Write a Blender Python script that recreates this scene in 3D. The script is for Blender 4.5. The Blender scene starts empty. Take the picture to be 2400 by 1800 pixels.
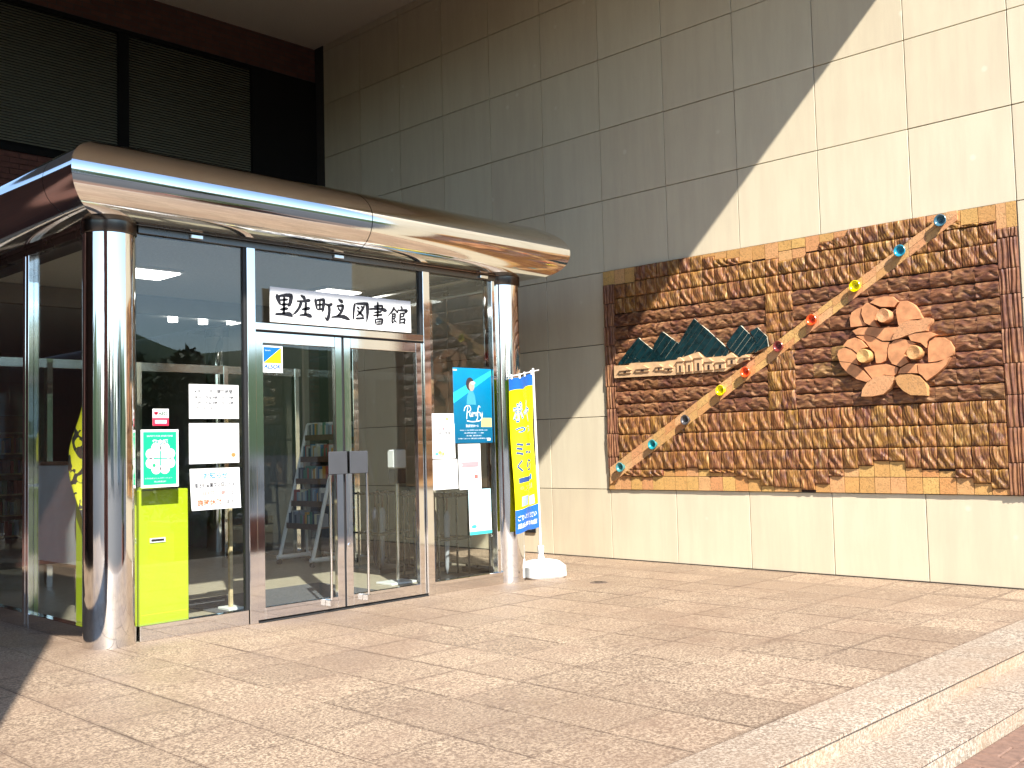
import bpy, bmesh, math, random
from mathutils import Vector, Matrix
random.seed(7)
scene = bpy.context.scene
COL = scene.collection
R = math.radians

# ---------------------------------------------------------------- camera
cam_d = bpy.data.cameras.new('camera')
cam = bpy.data.objects.new('camera', cam_d); COL.objects.link(cam)
cam_d.sensor_width = 36.0; cam_d.lens = 36.0 * 2410.04 / 2400.0
cam_d.clip_start = 0.05; cam_d.clip_end = 2000
_y, _p, _r = R(45.91266), R(3.38543), R(-1.45227)
_f = Vector((math.sin(_y) * math.cos(_p), math.cos(_y) * math.cos(_p), math.sin(_p)))
_r0 = Vector((math.cos(_y), -math.sin(_y), 0)); _u0 = _r0.cross(_f)
_rt = math.cos(_r) * _r0 + math.sin(_r) * _u0
_up = -math.sin(_r) * _r0 + math.cos(_r) * _u0
M3 = Matrix((_rt, _up, -_f)).transposed()
cam.matrix_world = Matrix.Translation((-9.198, -8.288, 1.318)) @ M3.to_4x4()
scene.camera = cam

# ---------------------------------------------------------------- sky, sun, exposure
SUN = Vector((0.51, 1.0, -0.969)).normalized()      # direction the light travels
world = bpy.data.worlds.new('World'); scene.world = world; world.use_nodes = True
wn = world.node_tree.nodes; wl = world.node_tree.links
bg = wn['Background']
sky = wn.new('ShaderNodeTexSky'); sky.sky_type = 'NISHITA'; sky.sun_disc = False
sky.sun_elevation = R(40.8); sky.sun_rotation = R(207)
sky.air_density = 1.0; sky.dust_density = 0.15; sky.ozone_density = 1.5
wl.new(sky.outputs[0], bg.inputs[0]); bg.inputs[1].default_value = 0.145
sun_d = bpy.data.lights.new('sun', 'SUN'); sun_d.energy = 4.6; sun_d.angle = R(0.5)
sun_d.color = (1.0, 0.955, 0.87)
sun = bpy.data.objects.new('sun', sun_d); COL.objects.link(sun)
sun.rotation_euler = SUN.to_track_quat('-Z', 'Y').to_euler(); sun.location = (-10, -20, 20)
vs = scene.view_settings
vs.view_transform = 'Standard'; vs.look = 'None'; vs.gamma = 1.0; vs.exposure = 1.2
vs.use_curve_mapping = False
cy = scene.cycles
cy.use_denoising = True
cy.max_bounces = 10; cy.diffuse_bounces = 4; cy.glossy_bounces = 6; cy.transparent_max_bounces = 24
cy.caustics_reflective = False; cy.caustics_refractive = False; cy.sample_clamp_indirect = 6.0

# ---------------------------------------------------------------- material helpers
class NT:
    def __init__(s, name):
        s.m = bpy.data.materials.new(name); s.m.use_nodes = True
        s.n = s.m.node_tree.nodes; s.l = s.m.node_tree.links; s.b = s.n['Principled BSDF']
    def new(s, t, **kw):
        x = s.n.new(t)
        for k, v in kw.items(): setattr(x, k, v)
        return x
    def link(s, a, b): s.l.new(a, b)
    def val(s, sock, v):
        if hasattr(v, 'links') or isinstance(v, bpy.types.NodeSocket): s.link(v, sock)
        else: sock.default_value = v
    def coords(s, kind='Object', scale=(1, 1, 1), rnd=0.0, rot=(0, 0, 0)):
        tc = s.new('ShaderNodeTexCoord'); o = tc.outputs[kind]
        if rnd:
            oi = s.new('ShaderNodeObjectInfo'); mu = s.new('ShaderNodeMath', operation='MULTIPLY')
            s.link(oi.outputs['Random'], mu.inputs[0]); mu.inputs[1].default_value = rnd
            va = s.new('ShaderNodeVectorMath', operation='ADD'); s.link(o, va.inputs[0]); s.link(mu.outputs[0], va.inputs[1]); o = va.outputs[0]
        mp = s.new('ShaderNodeMapping'); mp.inputs['Scale'].default_value = scale; mp.inputs['Rotation'].default_value = rot
        s.link(o, mp.inputs[0]); return mp.outputs[0]
    def noise(s, v, scale, detail=4, rough=0.55, dist=0.0):
        x = s.new('ShaderNodeTexNoise'); s.link(v, x.inputs['Vector']); x.inputs['Scale'].default_value = scale
        x.inputs['Detail'].default_value = detail; x.inputs['Roughness'].default_value = rough; x.inputs['Distortion'].default_value = dist
        return x.outputs['Fac']
    def ramp(s, f, stops, interp='LINEAR'):
        x = s.new('ShaderNodeValToRGB'); s.link(f, x.inputs[0]); x.color_ramp.interpolation = interp
        e = x.color_ramp.elements
        while len(e) < len(stops): e.new(0.5)
        for q, (p, c) in zip(e, stops):
            q.position = p; q.color = (c, c, c, 1) if isinstance(c, (int, float)) else (*c, 1)
        return x.outputs[0]
    def mix(s, f, a, b, mode='MIX'):
        x = s.new('ShaderNodeMix', data_type='RGBA', blend_type=mode)
        s.val(x.inputs[0], f)
        for i, v in ((6, a), (7, b)):
            if isinstance(v, tuple): x.inputs[i].default_value = (*v, 1)
            else: s.link(v, x.inputs[i])
        return x.outputs[2]
    def rand(s):
        return s.new('ShaderNodeObjectInfo').outputs['Random']
    def bump(s, h, strength=0.3, dist=0.01):
        x = s.new('ShaderNodeBump'); s.link(h, x.inputs['Height']); x.inputs['Strength'].default_value = strength
        x.inputs['Distance'].default_value = dist; s.link(x.outputs[0], s.b.inputs['Normal'])
    def set(s, col=None, rough=None, metal=None, spec=None, coat=None):
        if col is not None:
            if isinstance(col, tuple): s.b.inputs['Base Color'].default_value = (*col, 1)
            else: s.link(col, s.b.inputs['Base Color'])
        if rough is not None: s.val(s.b.inputs['Roughness'], rough)
        if metal is not None: s.b.inputs['Metallic'].default_value = metal
        if spec is not None: s.b.inputs['Specular IOR Level'].default_value = spec
        if coat is not None: s.b.inputs['Coat Weight'].default_value = coat; s.b.inputs['Coat Roughness'].default_value = 0.12
        return s.m

def plain(name, col, rough=0.55, metal=0.0, var=0.06, spec=0.5, scale=9.0):
    t = NT(name); v = t.coords('Object', rnd=31.0)
    f = t.noise(v, scale, 5)
    c = t.mix(t.ramp(f, [(0.3, 0.0), (0.7, 1.0)]), tuple(x * (1 - var) for x in col), tuple(min(1, x * (1 + var)) for x in col))
    return t.set(c, rough, metal, spec)

INK = {}
def ink(col):
    k = tuple(round(c, 3) for c in col)
    if k not in INK: INK[k] = plain('print_ink', col, 0.5, var=0.04, scale=40)
    return INK[k]

def m_granite(name, base, dark, light, stain, rough=0.62, edge=None):
    t = NT(name); v = t.coords('Object', rnd=53.0)
    w = t.new('ShaderNodeNewGeometry').outputs['Position']
    g1 = t.noise(v, 70.0, 3, 0.75); g2 = t.noise(v, 34.0, 2, 0.6)
    c = t.mix(t.ramp(g1, [(0.42, 0.0), (0.58, 1.0)]), dark, light)
    c = t.mix(t.ramp(g2, [(0.30, 0.0), (0.46, 1.0)]), dark, c)
    c = t.mix(0.25, c, base)
    s1 = t.noise(w, 0.62, 6, 0.62); s2 = t.noise(w, 2.7, 5, 0.6)
    c = t.mix(t.ramp(s1, [(0.36, 0.55), (0.56, 0.0)]), c, stain)
    c = t.mix(t.ramp(s2, [(0.34, 0.40), (0.55, 0.0)]), c, stain)
    r = t.rand(); c = t.mix(0.22, c, t.ramp(r, [(0, 0.28), (1, 0.74)]), 'OVERLAY')
    if edge:                                     # grime worn into the slab rims along the joints
        se = t.new('ShaderNodeSeparateXYZ'); t.link(t.new('ShaderNodeTexCoord').outputs['Object'], se.inputs[0])
        fs = []
        for k, h in enumerate(edge):
            ab = t.new('ShaderNodeMath', operation='ABSOLUTE'); t.link(se.outputs[k], ab.inputs[0])
            mr = t.new('ShaderNodeMapRange'); mr.interpolation_type = 'SMOOTHSTEP'; t.link(ab.outputs[0], mr.inputs[0])
            mr.inputs[1].default_value = h - (0.030 if k else 0.022); mr.inputs[2].default_value = h - 0.004; fs.append(mr.outputs[0])
        mx = t.new('ShaderNodeMath', operation='MAXIMUM'); t.link(fs[0], mx.inputs[0]); t.link(fs[1], mx.inputs[1])
        pn = t.ramp(t.noise(w, 1.1, 5, 0.6), [(0.42, 0.05), (0.72, 0.65)])
        mm = t.new('ShaderNodeMath', operation='MULTIPLY'); t.link(mx.outputs[0], mm.inputs[0]); t.link(pn, mm.inputs[1])
        c = t.mix(mm.outputs[0], c, tuple(x * 0.45 for x in stain))
    t.bump(g1, 0.22, 0.004)
    return t.set(c, t.ramp(s1, [(0.35, rough - 0.14), (0.65, rough + 0.1)]))

def m_clad():
    t = NT('cladding_panel'); v = t.coords('Object', rnd=71.0)
    vs_ = t.coords('Object', (3.2, 3.2, 0.35), rnd=71.0)
    base = (0.71, 0.625, 0.46)
    f = t.noise(v, 1.5, 7, 0.62); st = t.noise(vs_, 2.2, 6, 0.7); sp = t.noise(v, 190.0, 1)
    c = t.mix(t.ramp(f, [(0.30, 0.0), (0.72, 1.0)]), (0.67, 0.585, 0.43), base)
    c = t.mix(t.ramp(st, [(0.40, 0.26), (0.58, 0.0)]), c, (0.55, 0.45, 0.33))
    c = t.mix(t.ramp(sp, [(0.30, 0.16), (0.48, 0.0)]), c, (0.50, 0.42, 0.32))
    vo = t.new('ShaderNodeTexVoronoi'); t.link(v, vo.inputs['Vector']); vo.inputs['Scale'].default_value = 2.6
    c = t.mix(t.ramp(vo.outputs['Distance'], [(0.045, 0.45), (0.09, 0.0)]), c, (0.82, 0.76, 0.64))
    c = t.mix(0.15, c, t.ramp(t.rand(), [(0, (0.36, 0.32, 0.30)), (0.5, (0.60, 0.56, 0.50)), (1, (0.70, 0.70, 0.62))]), 'OVERLAY')
    t.bump(f, 0.05, 0.01)
    return t.set(c, t.ramp(f, [(0.3, 0.34), (0.7, 0.5)]), spec=0.4)

def m_steel(name, col=(0.82, 0.81, 0.795), rough=0.035, streak=0.03):
    t = NT(name); v = t.coords('Object', (1, 1, 1)); vb = t.coords('Object', (55, 55, 1.2))
    f = t.noise(v, 2.3, 5); b = t.noise(vb, 3.0, 3)
    c = t.mix(t.ramp(f, [(0.3, 0.0), (0.7, 1.0)]), tuple(x * 0.93 for x in col), col)
    rr = t.ramp(f, [(0.25, rough), (0.8, rough + 0.05)])
    t.bump(b, streak, 0.003)
    return t.set(c, rr, 1.0)

def m_glass(name, tint=(0.92, 0.945, 0.935), f0=0.045, wav=0.02):
    t = NT(name); n = t.n; n.remove(t.b)
    out = n['Material Output']
    tr = t.new('ShaderNodeBsdfTransparent'); tr.inputs[0].default_value = (*tint, 1)
    gl = t.new('ShaderNodeBsdfGlossy'); gl.inputs[0].default_value = (0.95, 0.97, 0.97, 1); gl.inputs['Roughness'].default_value = 0.004
    lw = t.new('ShaderNodeLayerWeight'); lw.inputs[0].default_value = 0.5        # Facing = 1 - |cos|, same from both sides
    pw = t.new('ShaderNodeMath', operation='POWER'); t.link(lw.outputs['Facing'], pw.inputs[0]); pw.inputs[1].default_value = 5.0
    ma = t.new('ShaderNodeMath', operation='MULTIPLY_ADD'); t.link(pw.outputs[0], ma.inputs[0]); ma.inputs[1].default_value = 1 - f0; ma.inputs[2].default_value = f0; ma.use_clamp = True
    mx = t.new('ShaderNodeMixShader'); t.link(ma.outputs[0], mx.inputs[0]); t.link(tr.outputs[0], mx.inputs[1]); t.link(gl.outputs[0], mx.inputs[2])
    nz = t.noise(t.coords('Object'), 0.9, 2)
    bp = t.new('ShaderNodeBump'); t.link(nz, bp.inputs['Height']); bp.inputs['Strength'].default_value = wav; bp.inputs['Distance'].default_value = 0.05
    t.link(bp.outputs[0], gl.inputs['Normal'])
    t.link(mx.outputs[0], out.inputs[0])
    return t.m

def m_brick(name, a, b, mortar, sx=0.22, sy=0.07, axes='XZ'):
    t = NT(name); g = t.new('ShaderNodeNewGeometry').outputs['Position']
    se = t.new('ShaderNodeSeparateXYZ'); t.link(g, se.inputs[0]); co = t.new('ShaderNodeCombineXYZ')
    t.link(se.outputs['XYZ'.index(axes[0])], co.inputs[0]); t.link(se.outputs['XYZ'.index(axes[1])], co.inputs[1])
    br = t.new('ShaderNodeTexBrick'); t.link(co.outputs[0], br.inputs['Vector'])
    br.inputs['Color1'].default_value = (*a, 1); br.inputs['Color2'].default_value = (*b, 1); br.inputs['Mortar'].default_value = (*mortar, 1)
    br.inputs['Scale'].default_value = 1.0; br.inputs['Brick Width'].default_value = sx; br.inputs['Row Height'].default_value = sy
    br.inputs['Mortar Size'].default_value = 0.006
    n = t.noise(g, 9.0, 4); c = t.mix(0.3, br.outputs[0], t.ramp(n, [(0.3, 0.25), (0.7, 0.75)]), 'OVERLAY')
    t.bump(br.outputs['Fac'], -0.3, 0.004)
    return t.set(c, 0.8)

def m_tile(name, grain, cols, tints, rough=0.28, bumpst=0.6, dark=0.5):
    """glazed mural tile; grain 'V' runs up the tile, 'H' along it"""
    t = NT(name)
    sc = (46.0, 4.0, 6.0) if grain == 'V' else (6.0, 26.0, 6.0)
    v = t.coords('Object', sc, rnd=19.0); v2 = t.coords('Object', (1, 1, 1), rnd=11.0)
    f = t.noise(v, 1.0, 4, 0.55, 0.9)
    c = t.ramp(f, cols)
    c = t.mix(0.36, c, t.ramp(t.rand(), tints))
    n2 = t.noise(v2, 14.0, 5, 0.6)
    c = t.mix(t.ramp(n2, [(0.46, 0.0), (0.66, dark)]), c, (0.07, 0.028, 0.026))
    t.bump(f, bumpst, 0.015)
    return t.set(c, rough, spec=0.35)

def m_terra(name, col, rough=0.6):
    t = NT(name); v = t.coords('Object', rnd=23.0)
    f = t.noise(v, 11.0, 6, 0.65); wv = t.noise(v, 28.0, 3, 0.5, 2.5)
    d = tuple(x * 0.62 for x in col)
    c = t.mix(t.ramp(f, [(0.3, 0.0), (0.72, 1.0)]), d, col)
    c = t.mix(0.62, c, t.ramp(t.rand(), [(0, (0.60, 0.22, 0.08)), (0.25, (0.70, 0.44, 0.14)), (0.5, (0.56, 0.27, 0.09)), (0.75, (0.74, 0.42, 0.20)), (1, (0.66, 0.27, 0.13))]))
    c = t.mix(t.ramp(wv, [(0.40, 0.5), (0.46, 0.0)]), c, tuple(x * 0.4 for x in col))
    t.bump(wv, 0.5, 0.008)
    return t.set(c, rough)

MAT = dict(
    slab=m_granite('pink_granite', (0.37, 0.265, 0.182), (0.10, 0.064, 0.043), (0.61, 0.462, 0.325), (0.25, 0.165, 0.115), edge=(0.2385, 0.2453)),
    nosing=m_granite('white_granite', (0.41, 0.325, 0.25), (0.115, 0.080, 0.058), (0.66, 0.55, 0.43), (0.33, 0.235, 0.165)),
    riser=m_granite('stained_granite', (0.41, 0.35, 0.275), (0.17, 0.13, 0.095), (0.57, 0.505, 0.41), (0.40, 0.26, 0.15)),
    mortar=plain('joint_mortar', (0.13, 0.092, 0.068), 0.9, var=0.25),
    clad=m_clad(),
    joint=plain('dark_joint', (0.035, 0.026, 0.02), 0.9),
    steel=m_steel('mirror_steel'), steel2=m_steel('satin_steel', (0.74, 0.72, 0.70), 0.13, 0.06),
    steeldark=m_steel('shadow_gap_steel', (0.12, 0.115, 0.11), 0.25),
    plate=plain('push_plate_grey', (0.06, 0.063, 0.07), 0.5, spec=0.3),
    glass=m_glass('window_glass'),
    gasket=plain('black_gasket', (0.015, 0.015, 0.016), 0.5),
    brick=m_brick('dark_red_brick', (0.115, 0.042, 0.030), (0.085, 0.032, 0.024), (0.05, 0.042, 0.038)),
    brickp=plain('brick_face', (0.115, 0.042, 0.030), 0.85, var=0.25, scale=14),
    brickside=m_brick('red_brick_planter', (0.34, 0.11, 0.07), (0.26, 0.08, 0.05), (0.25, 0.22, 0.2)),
    ceil=plain('soffit_board', (0.62, 0.57, 0.50), 0.9, var=0.10, scale=60),
    louver=plain('louvre_slat', (0.17, 0.165, 0.125), 0.7, 0.0, spec=0.2),
    frame=plain('dark_frame', (0.010, 0.010, 0.010), 0.85, spec=0.1),
    tileV=m_tile('wavy_glaze', 'V', [(0.30, (0.028, 0.008, 0.006)), (0.40, (0.16, 0.050, 0.026)), (0.47, (0.38, 0.195, 0.040)), (0.54, (0.19, 0.058, 0.034)), (0.62, (0.45, 0.25, 0.080)), (0.70, (0.62, 0.43, 0.21))],
                 [(0.0, (0.29, 0.095, 0.045)), (0.2, (0.40, 0.215, 0.045)), (0.4, (0.17, 0.052, 0.040)), (0.6, (0.36, 0.20, 0.035)), (0.8, (0.22, 0.070, 0.050)), (1.0, (0.42, 0.18, 0.050))], 0.42, 0.8, 0.75),
    tileH=m_tile('log_glaze', 'H', [(0.30, (0.022, 0.009, 0.007)), (0.42, (0.13, 0.050, 0.026)), (0.53, (0.24, 0.105, 0.048)), (0.66, (0.52, 0.29, 0.145))],
                 [(0.0, (0.23, 0.088, 0.046)), (0.35, (0.29, 0.135, 0.055)), (0.55, (0.13, 0.046, 0.032)), (0.8, (0.27, 0.14, 0.055)), (0.95, (0.18, 0.068, 0.045)), (1.0, (0.36, 0.26, 0.07))], 0.45, 0.9, 0.8),
    tileB=m_tile('border_glaze', 'V', [(0.32, (0.04, 0.014, 0.010)), (0.46, (0.21, 0.085, 0.042)), (0.58, (0.30, 0.135, 0.06)), (0.70, (0.48, 0.28, 0.13))],
                 [(0.0, (0.28, 0.12, 0.055)), (0.5, (0.18, 0.07, 0.05)), (1.0, (0.36, 0.18, 0.08))], 0.45),
    terra=m_terra('terracotta', (0.64, 0.36, 0.12)),
    band=m_terra('band_terracotta', (0.68, 0.38, 0.165)),
    petal=plain('petal_terracotta', (0.63, 0.285, 0.13), 0.42, var=0.24, scale=14),
    leaf=m_terra('leaf_terracotta', (0.68, 0.38, 0.18), 0.5),
    town=plain('town_terracotta', (0.66, 0.42, 0.23), 0.55, var=0.14, scale=18),
    teal=plain('teal_glaze', (0.004, 0.024, 0.029), 0.25, var=0.6, scale=12),
    cream=plain('cream_grout', (0.55, 0.52, 0.40), 0.7),
    backing=plain('mural_backing', (0.03, 0.014, 0.01), 0.85),
    paper=plain('white_paper', (0.80, 0.80, 0.79), 0.7, var=0.02),
    lime=plain('lime_paint', (0.52, 0.62, 0.018), 0.35, var=0.03),
    plasticw=plain('white_plastic', (0.80, 0.80, 0.78), 0.35, var=0.03),
    wood=plain('pale_wood', (0.55, 0.42, 0.24), 0.6, var=0.2, scale=25),
    woodd=plain('brown_wood', (0.16, 0.085, 0.045), 0.5, var=0.25, scale=25),
    grey=plain('board_grey', (0.46, 0.46, 0.46), 0.6),
    asphalt=plain('asphalt', (0.040, 0.040, 0.042), 0.9, var=0.35, scale=2.5),
    floor_in=plain('interior_floor_tile', (0.42, 0.36, 0.27), 0.5, var=0.12, scale=20),
    mat=plain('entrance_mat', (0.11, 0.11, 0.12), 0.95, var=0.3, scale=60),
    inwall=plain('interior_wall', (0.30, 0.28, 0.25), 0.8),
    bulkhead=plain('interior_bulkhead', (0.20, 0.19, 0.175), 0.8),
    inceil=plain('interior_ceiling', (0.55, 0.54, 0.52), 0.9, var=0.12, scale=45),
    bark=plain('bark', (0.07, 0.05, 0.035), 0.9, var=0.4, scale=6),
    black=plain('black_metal', (0.02, 0.02, 0.022), 0.4),
)
def m_leaves(name, a, b):
    t = NT(name); v = t.coords('Object', rnd=7.0)
    c = t.mix(t.ramp(t.noise(v, 2.5, 4), [(0.3, 0.0), (0.7, 1.0)]), a, b)
    return t.set(c, 0.6)
MAT['leafg'] = m_leaves('foliage_green', (0.028, 0.055, 0.014), (0.085, 0.13, 0.03))
MAT['shrub'] = m_leaves('shrub_green', (0.05, 0.09, 0.02), (0.16, 0.20, 0.04))
def m_emit(name, col, st):
    t = NT(name); t.b.inputs['Emission Color'].default_value = (*col, 1); t.b.inputs['Emission Strength'].default_value = st
    return t.set((0.8, 0.8, 0.8), 0.5)
MAT['lamp'] = m_emit('lit_diffuser', (1.0, 0.97, 0.92), 3.2)

# ---------------------------------------------------------------- object helpers
class MB:
    def __init__(s): s.v = []; s.f = []
    def quad(s, a, b, c, d):
        i = len(s.v); s.v += [a, b, c, d]; s.f.append((i, i + 1, i + 2, i + 3)); return s
    def poly(s, pts):
        i = len(s.v); s.v += list(pts); s.f.append(tuple(range(i, i + len(pts)))); return s
    def box(s, x0, x1, y0, y1, z0, z1, c=0.0):
        i = len(s.v)
        if c <= 0:
            s.v += [(x, y, z) for z in (z0, z1) for y in (y0, y1) for x in (x0, x1)]
            s.f += [tuple(i + k for k in q) for q in ((0, 2, 3, 1), (4, 5, 7, 6), (0, 1, 5, 4), (2, 6, 7, 3), (0, 4, 6, 2), (1, 3, 7, 5))]
            return s
        X, Y, Z = (x0, x1), (y0, y1), (z0, z1)
        idx = {}
        for a in (0, 1):
            for b in (0, 1):
                for d in (0, 1):
                    sx, sy, sz = (c if a == 0 else -c), (c if b == 0 else -c), (c if d == 0 else -c)
                    idx[a, b, d] = len(s.v)
                    s.v += [(X[a], Y[b] + sy, Z[d] + sz), (X[a] + sx, Y[b], Z[d] + sz), (X[a] + sx, Y[b] + sy, Z[d])]
        I = lambda a, b, d, k: idx[a, b, d] + k
        s.f += [(I(0,0,0,0), I(0,0,1,0), I(0,1,1,0), I(0,1,0,0)), (I(1,0,0,0), I(1,1,0,0), I(1,1,1,0), I(1,0,1,0)),
                (I(0,0,0,1), I(1,0,0,1), I(1,0,1,1), I(0,0,1,1)), (I(0,1,0,1), I(0,1,1,1), I(1,1,1,1), I(1,1,0,1)),
                (I(0,0,0,2), I(0,1,0,2), I(1,1,0,2), I(1,0,0,2)), (I(0,0,1,2), I(1,0,1,2), I(1,1,1,2), I(0,1,1,2))]
        for a in (0, 1):
            for b in (0, 1):
                s.f.append((I(a,b,0,0), I(a,b,1,0), I(a,b,1,1), I(a,b,0,1)))
        for a in (0, 1):
            for d in (0, 1):
                s.f.append((I(a,0,d,0), I(a,1,d,0), I(a,1,d,2), I(a,0,d,2)))
        for b in (0, 1):
            for d in (0, 1):
                s.f.append((I(0,b,d,1), I(1,b,d,1), I(1,b,d,2), I(0,b,d,2)))
        for a in (0, 1):
            for b in (0, 1):
                for d in (0, 1):
                    s.f.append((I(a,b,d,0), I(a,b,d,1), I(a,b,d,2)))
        return s
    def tube(s, pts, r, n=10, cap=True):
        pts = [Vector(p) for p in pts]; rs = r if isinstance(r, (list, tuple)) else [r] * len(pts)
        base = len(s.v); prev = None
        for k, p in enumerate(pts):
            d = (pts[min(k + 1, len(pts) - 1)] - pts[max(k - 1, 0)]).normalized()
            a = Vector((0, 0, 1)) if abs(d.z) < 0.9 else Vector((1, 0, 0))
            u = d.cross(a).normalized()
            if prev is not None and u.dot(prev) < 0: u = -u
            prev = u; w = d.cross(u)
            for q in range(n):
                t = 2 * math.pi * q / n
                s.v.append(tuple(p + rs[k] * (math.cos(t) * u + math.sin(t) * w)))
        for k in range(len(pts) - 1):
            for q in range(n):
                a = base + k * n + q; b = base + k * n + (q + 1) % n
                s.f.append((a, b, b + n, a + n))
        if cap:
            s.f.append(tuple(base + q for q in range(n))); e = base + (len(pts) - 1) * n
            s.f.append(tuple(e + q for q in reversed(range(n))))
        return s
    def lathe(s, prof, c=(0, 0, 0), n=24):
        base = len(s.v)
        for r, z in prof:
            for q in range(n):
                t = 2 * math.pi * q / n; s.v.append((c[0] + r * math.cos(t), c[1] + r * math.sin(t), c[2] + z))
        for k in range(len(prof) - 1):
            for q in range(n):
                a = base + k * n + q; b = base + k * n + (q + 1) % n
                s.f.append((a, b, b + n, a + n))
        return s
    def mesh(s, name, off=(0, 0, 0)):
        m = bpy.data.meshes.new(name)
        m.from_pydata([(x - off[0], y - off[1], z - off[2]) for x, y, z in s.v], [], s.f); m.update()
        return m

def fixn(me, smooth=False, angle=None):
    bm = bmesh.new(); bm.from_mesh(me); bmesh.ops.remove_doubles(bm, verts=bm.verts, dist=1e-5)
    bmesh.ops.recalc_face_normals(bm, faces=bm.faces); bm.to_mesh(me); bm.free()
    if smooth:
        for p in me.polygons: p.use_smooth = True
        if angle:
            me.set_sharp_from_angle(angle=R(angle))
    return me

def link(name, me, mat, parent=None):
    o = bpy.data.objects.new(name, me); COL.objects.link(o)
    if mat is not None and len(me.materials) == 0: me.materials.append(MAT[mat] if isinstance(mat, str) else mat)
    if parent is not None: o.parent = parent
    return o
def tag(o, label, cat, group=None, kind=None):
    if label: o['label'] = label
    if cat: o['category'] = cat
    if group: o['group'] = group
    if kind: o['kind'] = kind
    return o
def thing(name, label, cat, loc=(0, 0, 0), basis=None, group=None):
    o = bpy.data.objects.new(name, None); COL.objects.link(o); o.empty_display_size = 0.1
    if basis is not None: o.matrix_world = Matrix.Translation(loc) @ basis.to_4x4()
    else: o.location = loc
    return tag(o, label, cat, group)
def woff(root):
    """world offset of an unrotated root (or of its unrotated parent chain)"""
    return tuple(root.matrix_world.translation) if root is not None else (0, 0, 0)
ORI = {}
def part(name, mb, mat, root, smooth=False, angle=None, local=False):
    """mesh part; mb in world coordinates unless local"""
    off = (0, 0, 0)
    r = root
    if not local:
        while r is not None:
            off = (off[0] + r.location.x, off[1] + r.location.y, off[2] + r.location.z); r = r.parent
    return link(name, fixn(mb.mesh(name, off), smooth, angle), mat, root)
def struct(name, mb, mat, smooth=False):
    o = link(name, fixn(mb.mesh(name), smooth), mat); o['kind'] = 'structure'; return o
FACE = Matrix(((1, 0, 0), (0, 0, -1), (0, 1, 0)))            # local x = +X, y = +Z, z = -Y (front glass)
WALL = Matrix(((0, 0, -1), (-1, 0, 0), (0, 1, 0)))           # local x = -Y, y = +Z, z = -X (clad wall)

def text_mesh(body, height, width=None, z=0.0, x=0.0, y=0.0, align='LEFT', bold=0.0, shear=0.0):
    cu = bpy.data.curves.new('lettering', 'FONT'); cu.body = body; cu.size = 1.0; cu.align_x = align
    cu.offset = bold; cu.shear = shear
    ob = bpy.data.objects.new('lettering_tmp', cu); COL.objects.link(ob); bpy.context.view_layer.update()
    me = bpy.data.meshes.new_from_object(ob.evaluated_get(bpy.context.evaluated_depsgraph_get()))
    bpy.data.objects.remove(ob); bpy.data.curves.remove(cu)
    if not me.vertices: return me
    xs = [v.co.x for v in me.vertices]; ys = [v.co.y for v in me.vertices]
    w = max(xs) - min(xs); h = max(ys) - min(ys)
    sy = height / max(h, 1e-4); sx = (width / w) if width else sy
    for v in me.vertices:
        v.co = Vector((x + (v.co.x - min(xs)) * sx, y + (v.co.y - min(ys)) * sy, z))
    me.name = 'lettering'
    return me
def letter(root, body, x, y, h, w=None, col=(0.02, 0.02, 0.02), z=0.002, bold=0.0, name='lettering', shear=0.0):
    return link(name, text_mesh(body, h, w, z, x, y, bold=bold, shear=shear), ink(col), root)

def poly_slab(poly, z0, z1, bev=0.006, dome=0.0):
    bm = bmesh.new(); vv = [bm.verts.new((x, y, z1)) for x, y in poly]
    f = bm.faces.new(vv); bm.normal_update()
    if f.normal.z < 0: f.normal_flip()
    bmesh.ops.inset_region(bm, faces=[f], thickness=bev, use_even_offset=True)
    for v in vv: v.co.z = z1 - bev
    if dome:
        for th, dz in ((0.012, 0.55), (0.018, 0.85), (0.016, 1.0)):
            bmesh.ops.inset_region(bm, faces=[f], thickness=th, use_even_offset=False)
            for v in f.verts: v.co.z = z1 + dome * dz
    be = [e for e in bm.edges if e.is_boundary]
    ex = bmesh.ops.extrude_edge_only(bm, edges=be)
    for g in ex['geom']:
        if isinstance(g, bmesh.types.BMVert): g.co.z = z0
    bmesh.ops.recalc_face_normals(bm, faces=bm.faces)
    me = bpy.data.meshes.new('piece'); bm.to_mesh(me); bm.free()
    if dome:
        for p in me.polygons: p.use_smooth = True
        me.set_sharp_from_angle(angle=R(60))
    return me
def clip(poly, a, b, c):
    out = []
    for i in range(len(poly)):
        p, q = poly[i], poly[(i + 1) % len(poly)]
        dp, dq = a * p[0] + b * p[1] + c, a * q[0] + b * q[1] + c
        if dp >= 0: out.append(p)
        if (dp >= 0) != (dq >= 0):
            t = dp / (dp - dq); out.append((p[0] + t * (q[0] - p[0]), p[1] + t * (q[1] - p[1])))
    return out

# ================================================================= SETTING
ZLOW = -0.20
# ground sheet to the horizon, pavement of brick pavers, plaza slabs, steps
struct('ground', MB().quad((-700, -700, -0.24), (700, -700, -0.24), (700, 700, -0.24), (-700, 700, -0.24)), 'asphalt')
t = NT('paver_field'); g = t.new('ShaderNodeNewGeometry').outputs['Position']
br = t.new('ShaderNodeTexBrick'); t.link(g, br.inputs['Vector']); br.inputs['Scale'].default_value = 1
br.inputs['Brick Width'].default_value = 0.2; br.inputs['Row Height'].default_value = 0.1; br.inputs['Mortar Size'].default_value = 0.004
br.inputs['Color1'].default_value = (0.17, 0.115, 0.085, 1); br.inputs['Color2'].default_value = (0.13, 0.085, 0.065, 1); br.inputs['Mortar'].default_value = (0.04, 0.035, 0.03, 1)
MAT['paverfield'] = t.set(br.outputs[0], 0.85)
MAT['paver'] = plain('brown_paver', (0.215, 0.125, 0.088), 0.85, var=0.22, scale=30)
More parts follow.
